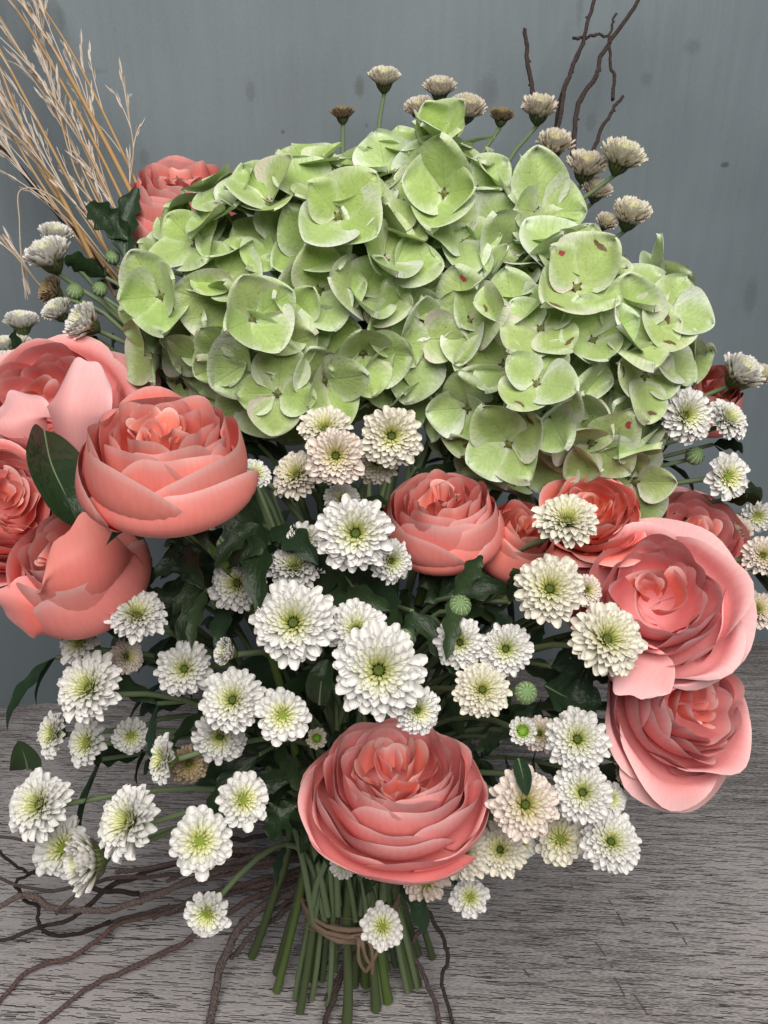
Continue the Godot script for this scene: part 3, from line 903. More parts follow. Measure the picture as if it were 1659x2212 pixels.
func _ready() -> void:
	rng.seed = 20240611
	# camera
	look = Basis(Vector3.RIGHT, deg_to_rad(-PITCH))
	var cam := Camera3D.new()
	cam.name = "camera"
	cam.fov = 64.0
	cam.near = 0.02
	cam.far = 20.0
	cam.transform = Transform3D(look, eye)
	add_child(cam)
	cam.current = true
	# light: a wide soft window overhead and in front, and the dim room round it
	var env := Environment.new()
	env.background_mode = Environment.BG_COLOR
	env.background_color = Color(0.70, 0.74, 0.80)
	env.background_energy_multiplier = 0.09
	env.tonemap_mode = Environment.TONE_MAPPER_LINEAR
	env.tonemap_exposure = 0.94
	env.sdfgi_enabled = true
	env.ssao_enabled = true
	env.ssil_enabled = true
	var we := WorldEnvironment.new()
	we.name = "environment"
	we.environment = env
	add_child(we)
	var win := AreaLight3D.new()
	win.name = "window_light"
	win.area_size = Vector2(1.3, 0.9)
	win.light_color = Color(1.0, 0.98, 0.95)
	win.light_energy = 2.5
	win.area_range = 6.0
	win.shadow_enabled = true
	win.transform = Transform3D(Basis(), Vector3(0.10, 1.26, 0.74)).looking_at(Vector3(0.0, 0.25, -0.10), Vector3(0, 0, -1))
	add_child(win)

	# pictures
	pictures.sepals = []
	for k in 6:
		pictures.sepals.append(sepal_picture(k))
	pictures.sepal_relief = sepal_relief()
	pictures.rose = relief(FastNoiseLite.TYPE_SIMPLEX_SMOOTH, 0.03, 256, 64, 3.0, 5)
	var veins := noise(FastNoiseLite.TYPE_SIMPLEX, 0.05, 3, 8).get_seamless_image(256, 64)
	veins.resize(512, 256)
	veins.convert(Image.FORMAT_RGBA8)
	for y in 256:
		for x in 512:
			var k := 0.93 + 0.07 * smoothstep(0.15, 0.75, veins.get_pixel(x, y).r)
			veins.set_pixel(x, y, Color(1.0, k, k).linear_to_srgb())
	pictures.rose_veins = ImageTexture.create_from_image(veins)
	pictures.leaf = relief(FastNoiseLite.TYPE_CELLULAR, 0.06, 128, 128, 3.0, 6)
	pictures.bark = relief(FastNoiseLite.TYPE_SIMPLEX, 0.08, 64, 256, 8.0, 7)
	bind = at_height(757, 1925, 0.078)

	surfaces()
	heads()
	roses()
	flowers()
	greens()
	twigs()
	twine()


func surfaces() -> void:
	# the table: one board, its grain slightly turned
	var yaw := deg_to_rad(-3.0)
	var spread := func(p: Vector3) -> Vector2: return Vector2(p.x * cos(yaw) - p.z * sin(yaw), p.x * sin(yaw) + p.z * cos(yaw)) * Vector2(1.0 / 1.15, 1.0 / 0.75) + Vector2(0.5, 0.90)
	var cuts := []
	for k: Array in [[1315, 1945, 1345, 2000], [1285, 2035, 1320, 2090], [1318, 2098, 1350, 2160], [1370, 2150, 1400, 2200], [1450, 1990, 1480, 2040], [1120, 2080, 1140, 2110]]:
		cuts.append([spread.call(at_height(k[0], k[1], 0)) * Vector2(2048, 1920), spread.call(at_height(k[2], k[3], 0)) * Vector2(2048, 1920)])
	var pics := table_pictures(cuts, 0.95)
	var m := StandardMaterial3D.new()
	m.resource_name = "weathered_paint"
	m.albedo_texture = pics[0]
	m.normal_enabled = true
	m.normal_texture = pics[1]
	m.normal_scale = 0.6
	m.roughness = 0.62
	var left := at_height(0, 1528, 0.0)
	var right := at_height(1659, 1384, 0.0)
	var along := (right - left).normalized()
	var into := Vector3.UP.cross(along).normalized()                # away from the viewer
	if into.z > 0:
		into = -into
	var o := thing("table", "weathered grey wooden table top with dark open grain", "table", Transform3D(Basis(), Vector3.ZERO))
	var s := Shape.new()
	var q := PackedVector3Array(); var uv := PackedVector2Array(); var c := PackedColorArray()
	var corners := [left - along * 1.2 - into * 1.3, right + along * 1.2 - into * 1.3, left - along * 1.2 + into * 0.02, right + along * 1.2 + into * 0.02]
	for p: Vector3 in corners:
		q.append(p)
		uv.append(spread.call(p))
		c.append(Color.WHITE)
	s.grid(1, 1, q, uv, c)
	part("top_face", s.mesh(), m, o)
	var box := BoxMesh.new()
	box.size = Vector3((corners[1] - corners[0]).length(), 0.028, 1.3)
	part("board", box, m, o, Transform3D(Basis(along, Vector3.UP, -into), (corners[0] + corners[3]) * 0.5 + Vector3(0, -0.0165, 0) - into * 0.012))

	# the wall: painted board behind the table
	var h := 0.85
	var w: float = (right - left).length() + 1.5
	var origin := left - along * 0.75
	var marks := []
	for k: Array in [[130, 38, 10, 26, 0.2], [205, 153, 26, 6, 0.2], [540, 197, 12, 24, 0.22], [775, 187, 11, 22, 0.4], [310, 340, 12, 20, 0.2], [1495, 100, 22, 16, 0.2], [1395, 170, 13, 13, 0.2], [1275, 262, 12, 20, 0.2], [1565, 355, 10, 6, 0.7], [60, 20, 30, 14, 0.25], [610, 285, 3, 4, 0.8], [790, 270, 3, 4, 0.6], [1050, 200, 30, 40, 0.2], [1250, 20, 10, 40, 0.2], [1620, 640, 20, 40, 0.2], [935, 330, 8, 9, 0.2]]:
		var r := ray(k[0], k[1])
		var n := into
		var p := eye + r * ((origin - eye).dot(n) / r.dot(n))
		var d := depth_of(p)
		marks.append([Vector2((p - origin).dot(along) / w, 1.0 - p.y / h), k[2] * per_pixel(d) / w, k[3] * per_pixel(d) / h, k[4]])
	pics = wall_pictures(marks)
	var wm := StandardMaterial3D.new()
	wm.resource_name = "grey_blue_paint"
	wm.albedo_texture = pics[0]
	wm.normal_enabled = true
	wm.normal_texture = pics[1]
	wm.normal_scale = 0.35
	wm.roughness = 0.55
	s = Shape.new()
	s.grid(1, 1, PackedVector3Array([origin, origin + along * w, origin + Vector3(0, h, 0), origin + along * w + Vector3(0, h, 0)]), PackedVector2Array([Vector2(0, 1), Vector2(1, 1), Vector2(0, 0), Vector2(1, 0)]), PackedColorArray([Color.WHITE, Color.WHITE, Color.WHITE, Color.WHITE]))
	var face := MeshInstance3D.new()
	face.mesh = s.mesh()
	face.material_override = wm
	add(face, "wall", "grey blue painted wall with faint smudges behind the bouquet", "wall")
	face.set_meta("kind", "structure")
	box = BoxMesh.new()
	box.size = Vector3(w, h, 0.04)
	part("wall_board", box, wm, face, Transform3D(Basis(along, Vector3.UP, -into), origin + along * w * 0.5 + Vector3(0, h * 0.5, 0) + into * 0.023))


func heads() -> void:
	var a := at(655, 668, 0.435); var ra := Vector3(0.083, 0.075, 0.075)
	var b := at(1180, 782, 0.430); var rb := Vector3(0.071, 0.067, 0.072)
	var c := at(935, 590, 0.455); var rc := Vector3(0.074, 0.070, 0.068)
	# fixed florets: u, v, lean right, lean up, petal length in pixels, opening, nudge, turn
	hydrangea(a, ra, 480, 0.0230, [0, 1, 2, 3, 5, 9, 9, 3, 8, 11], "large pale green hydrangea head on the left above the big cup rose", Vector2(678, 2116), [[c, rc]],
		[[600, 850, -.15, .05, 100, .20, -0.005, 0.2], [545, 690, .25, .25, 108, .75, 0.0, 0.9], [730, 470, .1, .35, 112, .5, 0.0, 0.2], [350, 640, -.35, .15, 104, .7, 0.0, 0.6]])
	hydrangea(c, rc, 480, 0.0230, [0, 1, 2, 4, 5, 6, 10, 1], "topmost pale green hydrangea head, at the crown of the bouquet", Vector2(765, 2128), [[a, ra], [b, rb]],
		[[905, 735, .05, .12, 112, .18, -0.012, 0.22], [960, 420, -.2, .3, 108, .75, 0.0, 0.2], [1160, 460, .35, .25, 108, .45, 0.0, 0.8], [1050, 640, .1, .45, 110, .4, -0.004, 0.4], [950, 315, .0, .72, 108, 1.0, 0.0, 0.1]])
	hydrangea(b, rb, 420, 0.0228, [0, 1, 2, 4, 6, 10, 8, 2, 7], "right hand pale green hydrangea head with rosy flecked edges above the open roses", Vector2(790, 2128), [[c, rc]],
		[[1160, 830, -.1, .5, 102, .35, -0.004, 0.2], [1370, 1040, .25, -.2, 100, .25, 0.0, 0.1], [1440, 680, .45, .3, 95, .3, 0.0, 0.7], [1100, 960, -.15, -.05, 102, .55, -0.003, 0.7]])


func roses() -> void:
	rose(857, 1690, 186, .03, .70, "rosette", -0.35, 0.352, "wide open coral rose with tightly swirled centre, low in the front", Vector2(812, 2180), 0.3)
	rose(360, 990, 172, -.08, .84, "cup", 0.45, -0.01, "big cup shaped coral rose under the left of the hydrangea", Vector2(598, 2140), 1.0)
	var o := rose(160, 1225, 158, -.45, .50, "bud", 0.2, 0.352, "plump half closed coral rose with a smooth outer petal, at the lower left", Vector2(648, 2183), 2.0)
	rose(0, 1100, 150, .25, .35, "rosette", 0.1, 0.375, "many petalled pink rose cut off by the left edge", Vector2(545, 2064), 0.6)
	var p := rose(105, 880, 150, -.30, .50, "open", -0.35, 0.415, "ruffled pink rose with a pale petal raised, upper left beside the cup rose", Vector2(600, 2100), 0.0)
	rose(402, 440, 122, .0, .93, "cup", 0.2, 0.475, "dusky coral rose standing behind the hydrangea beside the dried grass", Vector2(690, 2090), 0.4)
	rose(645, 392, 76, -.1, .9, "cup", 0.5, 0.53, "orange coral rose almost hidden behind the crown of the hydrangea", Vector2(720, 2090), 0.0)
	rose(955, 1120, 124, -.02, .80, "cup", 0.25, 0.375, "coral rose opening upwards in the middle, below the hydrangea", Vector2(838, 2162), 0.9)
	rose(1120, 1165, 102, .35, .62, "bud", 0.75, 0.385, "orange tinged half open rose, second from the middle under the hydrangea", Vector2(884, 2132), 0.4)
	rose(1280, 1110, 95, .05, .55, "open", 0.7, 0.385, "small ruffled orange pink rose tucked under the hydrangea's lower right edge", Vector2(904, 2128), 0.0)
	var q := rose(1412, 1298, 166, .22, .38, "open", -0.95, 0.365, "largest open pink rose, at the right facing the viewer", Vector2(934, 2068), 2.1)
	rose(1500, 1165, 112, .35, .50, "open", -0.4, 0.425, "ruffled salmon rose peeping out behind the largest pink rose", Vector2(900, 2060), 0.0)
	rose(1475, 1520, 148, .62, .10, "open", -0.8, 0.375, "coral rose at lower right turned sideways with an orange heart", Vector2(749, 2212), 0.2)
	rose(1535, 860, 88, .40, .55, "bud", 0.3, 0.46, "coral rose behind the right side of the hydrangea, by small white flowers", Vector2(870, 2060), 0.0)

	var blush := Color(0.88, 0.42, 0.42)
	var pale := Color(0.91, 0.62, 0.64)
	outer_petal(p, [[160, 990, .385], [150, 900, .372], [165, 830, .374], [182, 772, .385]], .030, -.35, .1, 0.7, blush, pale)
	outer_petal(p, [[70, 960, .40], [45, 915, .392], [35, 875, .395], [20, 850, .405]], .028, -.2, .3, 0.4, blush, pale)
	outer_petal(o, [[225, 1352, .365], [232, 1275, .336], [205, 1185, .329], [170, 1118, .336]], .046, .25, .15, 0.75, Color(0.84, 0.23, 0.20), Color(0.86, 0.33, 0.29))
	outer_petal(o, [[190, 1360, .362], [120, 1338, .342], [50, 1310, .338], [-10, 1285, .342]], .026, -.1, -.3, 0.5, Color(0.80, 0.19, 0.16), blush)
	outer_petal(q, [[1420, 1400, .352], [1375, 1450, .343], [1340, 1500, .341]], .030, -.2, .1, 0.3, blush, pale)


func twine() -> void:
	var o := thing("twine", "brown jute twine tied round the green stems", "twine", Transform3D(Basis(), bind))
	var m := mat("jute", Color(0.26, 0.18, 0.13), 0.9)
	for k in 4:
		var s := Shape.new()
		var p := PackedVector3Array()
		var tilt := rng.randf_range(-0.22, 0.22)
		for j in 29:
			var a := TAU * j / 28.0
			var r := 0.0262 + rng.randf_range(-0.0006, 0.0006) + 0.0006 * k
			p.append(Vector3(cos(a) * r, -0.010 + k * 0.0034 + sin(a + k) * r * tilt, sin(a) * r))
		tube(s, p, 0.0013, 0.0013, 6, Color.WHITE, 0.18)
		part("turn", s.mesh(), m, o)
	for k in 4:
		var s := Shape.new()
		var a := Vector3(rng.randf_range(-0.01, 0.015), -0.004, 0.0272)
		tube(s, bezier(a, a + Vector3(0.006, 0.008, 0.006), a + Vector3(rng.randf_range(-0.012, 0.012), -0.006, 0.008), a + Vector3(rng.randf_range(-0.016, 0.016), -0.016 - 0.008 * rng.randf(), 0.004), 9), 0.0012, 0.0010, 6, Color.WHITE, 0.2)
		part("loose_end" if k > 1 else "knot", s.mesh(), m, o)
	var f := Shape.new()
	for k in 46:                                           # stray fibres
		var a := rng.randf() * TAU
		var b := Vector3(cos(a) * 0.027, rng.randf_range(-0.014, 0.012), sin(a) * 0.027)
		var d := Vector3(cos(a) + rng.randf_range(-1, 1), rng.randf_range(-1, 1), sin(a) + rng.randf_range(-1, 1)).normalized() * rng.randf_range(0.004, 0.012)
		tube(f, PackedVector3Array([b, b + d * 0.5 + Vector3(0, 0.001, 0), b + d]), 0.00018, 0.00008, 4)
	part("fibres", f.mesh(), m, o, Transform3D(), true)


func flowers() -> void:
	var back := "small white flowers behind the hydrangea"
	# behind the crown
	mum(830, 170, 36, .02, .96, "cup", "cream", .52, "small half open white flower standing tallest on a bare stem above the hydrangea", back)
	mum(740, 247, 26, .0, .97, "cup", "brown", .52, "withered brown flower head above the left of the hydrangea's crown", back)
	mum(950, 192, 36, .02, .93, "cup", "beige", .535, "beige flower head just behind the topmost hydrangea petal", back)
	mum(905, 235, 34, -.2, .9, "cup", "beige", .525, "shaded beige flower half hidden left of the topmost hydrangea petal", back)
	mum(1010, 235, 40, .15, .88, "cup", "beige", .53, "beige flower half hidden right of the topmost hydrangea petal", back)
	mum(1083, 252, 27, .1, .95, "cup", "brown", .53, "small brownish flower left of the two tall stems at upper right", back)
	mum(1165, 235, 42, .08, .93, "cup", "beige", .53, "beige flower below the short broken twig", back)
	mum(1197, 312, 42, .15, .88, "cup", "beige", .525, "beige flower under the one by the broken twig", back)
	mum(1265, 360, 46, .1, .9, "cup", "beige", .52, "brownish beige flower in the middle of the upper right cluster", back)
	mum(1343, 338, 50, .28, .88, "cup", "cream", .515, "large cream flower head highest at the right of the upper right cluster", back)
	mum(1288, 412, 34, .2, .85, "cup", "beige", .525, "small beige flower wedged under the upper right cluster", back)
	mum(1362, 463, 46, .25, .88, "cup", "cream", .50, "cream flower head lowest in the upper right cluster, against the wall", back)
	mum(1310, 480, 24, .3, .7, "cup", "beige", .50, "tiny pale flower at the foot of the upper right cluster", back)
	# upper left
	var ul := "small white flowers at the left below the dried grass"
	mum(105, 552, 52, -.35, .86, "cup", "white", .455, "white flower seen from below at upper left under the dried grass", ul)
	mum(120, 508, 36, .1, .9, "cup", "white", .475, "white flower behind the upper left one seen from below", ul)
	mum(112, 628, 32, -.75, .45, "cup", "brown", .46, "brown faded flower pointing left beside the green buds", ul)
	mum(47, 697, 37, -.03, .95, "cup", "white", .465, "white flower in green cup standing alone at the left edge", ul)
	mum(125, 672, 34, -.5, .75, "cup", "white", .45, "shaded white flower under the green buds at left", ul)
	mum(182, 695, 46, -.75, .5, "cup", "white", .435, "white flower in profile beside the pale hydrangea petals at far left", ul)
	mum(8, 748, 30, -.1, .9, "cup", "white", .46, "white flower cut off by the left edge, topmost of the low cluster", ul)
	mum(42, 742, 28, .1, .9, "cup", "white", .465, "small shaded white flower in the left edge cluster, second from the edge", ul)
	mum(14, 785, 32, -.05, .8, "cup", "white", .44, "white flower lowest in the cluster at the left edge", ul)
	mum(72, 762, 28, .3, .85, "cup", "white", .45, "white flower in the left edge cluster, next to the pink rose", ul)
	bud(162, 630, 18, .1, .6, .44, "round green bud left of the hydrangea, nearest the brown flower")
	bud(216, 625, 16, .2, .6, .445, "round green bud left of the hydrangea, between the two others")
	bud(243, 556, 16, .0, .7, .455, "round green bud under the toothed leaf at upper left")
	# middle
	var mid := "white button chrysanthemums in the middle of the bouquet"
	mum(702, 925, 60, -.1, .60, "full", "cream", .355, "white flower turned upwards behind the pair below the hydrangea", mid)
	mum(640, 1025, 58, -.35, .45, "full", "beige", .362, "beige faded flower hidden behind the pair below the hydrangea", mid)
	mum(815, 1000, 48, .1, -.1, "full", "beige", .357, "shaded flower under the upper right one of the pair below the hydrangea", mid)
	mum(725, 985, 66, -.05, .12, "full", "blush", .338, "white flower with a pinkish rim, left of the pair below the hydrangea", mid)
	mum(846, 942, 70, .12, .10, "full", "cream", .340, "cream white flower, right of the pair below the hydrangea", mid)
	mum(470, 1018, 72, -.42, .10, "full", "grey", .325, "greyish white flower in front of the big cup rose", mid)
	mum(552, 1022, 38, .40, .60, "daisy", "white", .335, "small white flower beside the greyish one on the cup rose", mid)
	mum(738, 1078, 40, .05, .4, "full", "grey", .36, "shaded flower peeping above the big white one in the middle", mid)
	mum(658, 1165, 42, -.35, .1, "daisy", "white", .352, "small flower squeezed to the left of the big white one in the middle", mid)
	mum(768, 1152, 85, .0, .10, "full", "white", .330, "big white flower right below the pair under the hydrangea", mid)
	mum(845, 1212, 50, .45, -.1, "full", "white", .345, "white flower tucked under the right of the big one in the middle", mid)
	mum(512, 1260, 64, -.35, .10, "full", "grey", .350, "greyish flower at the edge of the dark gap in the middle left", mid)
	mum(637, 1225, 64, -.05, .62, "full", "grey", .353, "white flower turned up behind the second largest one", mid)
	mum(633, 1345, 93, -.12, .15, "full", "white", .328, "second largest white flower, left of the largest", mid)
	mum(770, 1360, 66, .05, .30, "full", "white", .338, "white flower between the two largest ones", mid)
	mum(818, 1448, 103, .0, .05, "full", "white", .318, "largest white flower, in the middle above the open front rose", mid)
	mum(902, 1535, 54, .35, -.15, "full", "white", .322, "white flower overlapping the top of the open front rose", mid)
	# right of the middle
	mum(993, 1388, 56, -.05, .05, "full", "white", .348, "white flower with dark eye, upper left of the group of three right of the middle", mid)
	mum(1092, 1402, 60, .08, .05, "full", "white", .347, "white flower with green eye, upper right of the group of three right of the middle", mid)
	mum(1042, 1490, 64, .15, .25, "full", "cream", .340, "cream flower, lowest of the group of three right of the middle", mid)
	mum(1187, 1272, 80, .10, .28, "full", "cream", .340, "large cream flower left of the largest pink rose", mid)
	mum(1268, 1275, 36, .5, .1, "full", "blush", .352, "blush flower half hidden between the cream one and the largest pink rose", mid)
	mum(1225, 1122, 72, .12, .62, "full", "cream", .345, "cream flower facing up in front of the orange roses", mid)
	mum(1312, 1380, 84, .35, .30, "full", "cream", .335, "cream flower with browned edge overlapping the largest pink rose", mid)
	mum(1165, 1585, 42, .1, .2, "full", "blush", .368, "pale flower behind the small green eyed one", mid)
	mum(1129, 1579, 32, .0, .10, "button", "white", .350, "small immature flower with bright green eye on its own stalk", mid)
	mum(1247, 1597, 70, .15, .12, "full", "white", .355, "white flower left of the sideways rose", mid)
	mum(1320, 1725, 36, .5, .0, "daisy", "white", .372, "flower mostly hidden at the right rim of the lower right cluster", mid)
	mum(1258, 1712, 66, .02, .12, "full", "white", .350, "white flower with olive eye, upper middle of the lower right cluster", mid)
	mum(1135, 1738, 78, .20, .05, "full", "blush", .345, "large blush tinted flower right of the front rose", mid)
	mum(1320, 1818, 66, .22, .20, "full", "white", .358, "white flower at the lower right end of the cluster, above bare table", mid)
	mum(1210, 1812, 58, .0, .22, "daisy", "cream", .368, "shaded cream flower between the blush one and the end one of the lower right cluster", mid)
	mum(1130, 1825, 30, .3, .0, "daisy", "white", .372, "tiny flower peeping out under the blush one", mid)
	mum(1080, 1835, 58, -.15, .1, "full", "cream", .362, "yellow hearted flower at the right lower rim of the front rose", mid)
	mum(1000, 1840, 60, -.05, .15, "full", "cream", .360, "white flower directly under the front rose's right side", mid)
	mum(920, 1905, 50, .0, .50, "daisy", "blush", .368, "blush flower hanging below the front rose", mid)
	mum(1015, 1938, 42, .0, .08, "daisy", "white", .372, "small white flower lying over bare table right of the stems", mid)
	mum(826, 2002, 48, .0, .15, "daisy", "white", .368, "white flower in front of the tied stems", mid)
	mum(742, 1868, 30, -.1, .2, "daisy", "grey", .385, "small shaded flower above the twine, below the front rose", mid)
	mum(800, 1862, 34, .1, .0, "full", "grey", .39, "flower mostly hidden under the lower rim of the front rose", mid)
	# lower left
	var ll := "white button chrysanthemums at the lower left"
	mum(296, 1327, 65, .0, .55, "full", "white", .345, "white flower tilted up just below the plump half closed rose", ll)
	mum(172, 1388, 54, -.62, .40, "daisy", "white", .375, "white flower in profile below the half closed rose, behind another", ll)
	mum(274, 1418, 40, .5, .1, "full", "blush", .385, "shaded flower hidden under the tilted up one", ll)
	mum(190, 1485, 78, -.50, .30, "full", "white", .362, "white flower with messy petals, left below the half closed rose", ll)
	mum(398, 1445, 62, -.15, .10, "full", "grey", .358, "round shaded white flower with a wide yellow eye, beside the dark gap", ll)
	mum(490, 1408, 32, -.8, .2, "cup", "white", .345, "tiny white flower seen side on, left of the second largest flower", ll)
	mum(475, 1592, 60, -.15, -.35, "full", "grey", .362, "shaded flower below the speckled one at lower left of the middle", ll)
	mum(502, 1512, 72, -.25, .20, "full", "white", .345, "white flower leaning right at lower left of the middle", ll)
	mum(610, 1545, 60, .0, .02, "daisy", "white", .340, "fresh white flower with lime centre left of the front rose", ll)
	mum(112, 1585, 52, -.88, .05, "daisy", "white", .395, "white flower in strict profile at the left, facing left", ll)
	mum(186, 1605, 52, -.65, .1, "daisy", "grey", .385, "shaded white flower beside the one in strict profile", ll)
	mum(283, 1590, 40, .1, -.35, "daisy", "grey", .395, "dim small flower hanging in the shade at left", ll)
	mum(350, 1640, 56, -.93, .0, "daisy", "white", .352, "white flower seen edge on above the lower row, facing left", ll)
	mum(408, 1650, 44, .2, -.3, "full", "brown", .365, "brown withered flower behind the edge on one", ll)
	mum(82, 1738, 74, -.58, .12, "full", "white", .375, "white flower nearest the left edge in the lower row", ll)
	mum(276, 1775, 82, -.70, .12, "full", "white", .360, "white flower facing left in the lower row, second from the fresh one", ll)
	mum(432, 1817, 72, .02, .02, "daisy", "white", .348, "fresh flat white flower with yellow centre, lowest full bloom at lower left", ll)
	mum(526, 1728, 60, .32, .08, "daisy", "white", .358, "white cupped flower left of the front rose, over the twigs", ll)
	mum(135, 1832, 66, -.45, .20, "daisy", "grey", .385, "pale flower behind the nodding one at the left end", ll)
	mum(185, 1862, 62, -.90, -.22, "cup", "white", .372, "nodding white flower with its green cup showing, at the left end", ll)
	mum(447, 1975, 52, -.25, -.50, "daisy", "white", .372, "white flower hanging by itself over the twigs and table", ll)
	mum(684, 1595, 24, .0, .1, "button", "beige", .375, "faint small flower in the shade at the left rim of the front rose", ll)
	# right edge
	var re := "small white flowers at the right edge"
	mum(1600, 803, 50, .55, .72, "cup", "white", .44, "white flower in profile against the wall, uppermost at the right edge", re)
	mum(1482, 897, 64, .55, .12, "full", "white", .39, "white flower beside the right hand hydrangea's edge", re)
	mum(1573, 905, 50, .60, .55, "full", "white", .42, "white flower in front of the coral rose at right", re)
	mum(1645, 812, 28, .4, .6, "cup", "beige", .45, "flower cut off by the right edge, uppermost", re)
	mum(1573, 1030, 54, .58, .05, "daisy", "white", .41, "fresh white flower with lime eye at the right edge", re)
	mum(1588, 1142, 36, .45, .72, "cup", "blush", .43, "small blush flower in profile right of the ruffled salmon rose", re)
	mum(1636, 1115, 36, .3, -.2, "daisy", "grey", .45, "shaded flower cut off by the right edge, below the fresh one", re)
	mum(1648, 1200, 44, .3, .2, "full", "blush", .40, "blush flower cut off by the right edge beside the largest pink rose", re)
	mum(1636, 1315, 46, .5, .3, "full", "blush", .42, "pale flower lowest at the right edge beside the largest pink rose", re)
	mum(1356, 1660, 34, .5, -.45, "cup", "cream", .385, "cream flower pointing down beneath the sideways rose", re)
	bud(1500, 985, 20, .5, .4, .41, "half open bud below the white flower at the right hydrangea's edge")
	bud(993, 1310, 25, .1, .4, .352, "round pale green bud above the group of three")
	bud(1135, 1497, 25, .2, .15, .345, "large green bud with white tip right of the group of three")
	bud(872, 1378, 20, .1, .4, .345, "pale bud behind the largest white flower")


func greens() -> void:
	single_leaf([[95, 930, .37], [110, 1000, .355], [145, 1075, .345], [182, 1140, .345]], 0.026, .35, -.2, 0.0, 0, "glossy dark green leaf folded over between the roses at left")
	single_leaf([[385, 1150, .375], [425, 1180, .365], [465, 1215, .36]], 0.030, -.1, .3, 0.5, 1, "toothed green leaf under the big cup rose")
	single_leaf([[505, 1060, .35], [520, 1110, .345], [560, 1150, .35]], 0.018, -.3, .2, 0.0, 2, "pale green leaf beside the stalk of the greyish flower")
	single_leaf([[280, 520, .45], [235, 480, .452], [190, 440, .455]], 0.018, -.1, .3, 0.38, 0, "toothed dark leaf pointing left at upper left by the dried grass")
	single_leaf([[270, 560, .45], [272, 480, .452], [298, 405, .455]], 0.016, -.2, .2, 0.38, 1, "toothed dark leaf pointing up beside the dusky coral rose")
	single_leaf([[690, 1520, .345], [695, 1470, .338], [710, 1425, .34]], 0.011, -.2, .2, 0.0, 0, "small oval leaf left of the largest white flower")
	single_leaf([[1120, 1640, .352], [1130, 1680, .345], [1137, 1720, .338]], 0.007, .1, .1, 0.0, 1, "narrow grey green leaf hanging over the blush flower")
	single_leaf([[1175, 1480, .37], [1235, 1510, .375], [1300, 1520, .37]], 0.03, .0, .3, 0.3, 1, "green leaf under the largest pink rose")
	single_leaf([[60, 1660, .40], [55, 1640, .395], [40, 1600, .39]], 0.014, -.2, .2, 0.0, 2, "narrow green leaf at the lower left edge")
	single_leaf([[640, 1740, .375], [610, 1770, .372], [580, 1810, .372]], 0.018, -.2, .3, 0.5, 0, "dark toothed leaf left of the front rose's lower rim")
	single_leaf([[760, 1265, .355], [745, 1245, .35], [722, 1225, .35]], 0.010, -.1, .3, 0.0, 0, "dark oval leaf beside the stalk of the big white flower")
	var k := 0
	for p: Array in [[330, 1230, .06, -.2, .1, "in the dark gap below the big cup rose"], [395, 1180, .352, .0, .4, "just under the big cup rose"], [445, 1275, .352, -.1, .3, "in front of the cup rose's stem"], [560, 960, .42, .0, .2, "between the cup rose and the hydrangea"], [420, 840, .43, -.2, .2, "behind the cup rose's rim"], [900, 1010, .425, .0, .2, "under the middle of the hydrangeas"], [760, 1040, .41, .0, .1, "behind the pair of flowers below the hydrangea"], [1400, 1080, .43, .3, .1, "under the right hydrangea"], [250, 800, .46, -.2, .3, "under the far left hydrangea petals"], [400, 1300, .07, .2, .2, "deep in the dark gap left of the middle"], [560, 1130, .05, .1, .3, "below the flowers on the cup rose"], [890, 1320, .06, .1, .0, "under the middle coral rose"], [980, 1290, .055, .0, .3, "above the group of three flowers"], [1100, 1300, .06, .1, .1, "beside the stalk of the large cream flower"], [1190, 1440, .06, .1, .0, "left of the browned cream flower"], [1080, 1600, .06, .0, .2, "beside the small immature flower"], [560, 1630, .06, -.1, .0, "left of the front rose"], [640, 1680, .06, -.2, .0, "at the front rose's left rim"], [340, 1520, .06, -.3, .1, "behind the round shaded flower"], [120, 1420, .40, -.4, .1, "hanging below the roses at the left edge"], [220, 1640, .41, -.4, .0, "in the shade at lower left"], [1330, 1560, .06, .2, .1, "between the sideways rose and the white flowers"], [1230, 1660, .06, .2, .0, "in the lower right cluster"], [1560, 1080, .43, .5, .2, "at the right edge behind the fresh flower"], [1620, 1230, .43, .5, .0, "at the right edge near the blush flower"], [1540, 960, .44, .5, .3, "right of the hydrangea under the white flowers"], [230, 600, .46, -.3, .4, "among the buds at upper left"], [70, 800, .46, -.4, .3, "behind the cluster at the left edge"], [860, 1820, .39, .1, -.2, "below the front rose"], [700, 1780, .40, -.2, -.2, "above the twine at left"], [470, 1240, .075, .0, .2, "behind the greyish flower in the middle left"], [700, 1290, .06, .0, .1, "between the two big flowers in the middle"], [1010, 1660, .07, .1, .0, "right of the front rose"]]:
		sprig(p[0], p[1], p[2], p[3], p[4], 7, 0.031, "dark green leaves " + p[5])
		k += 1


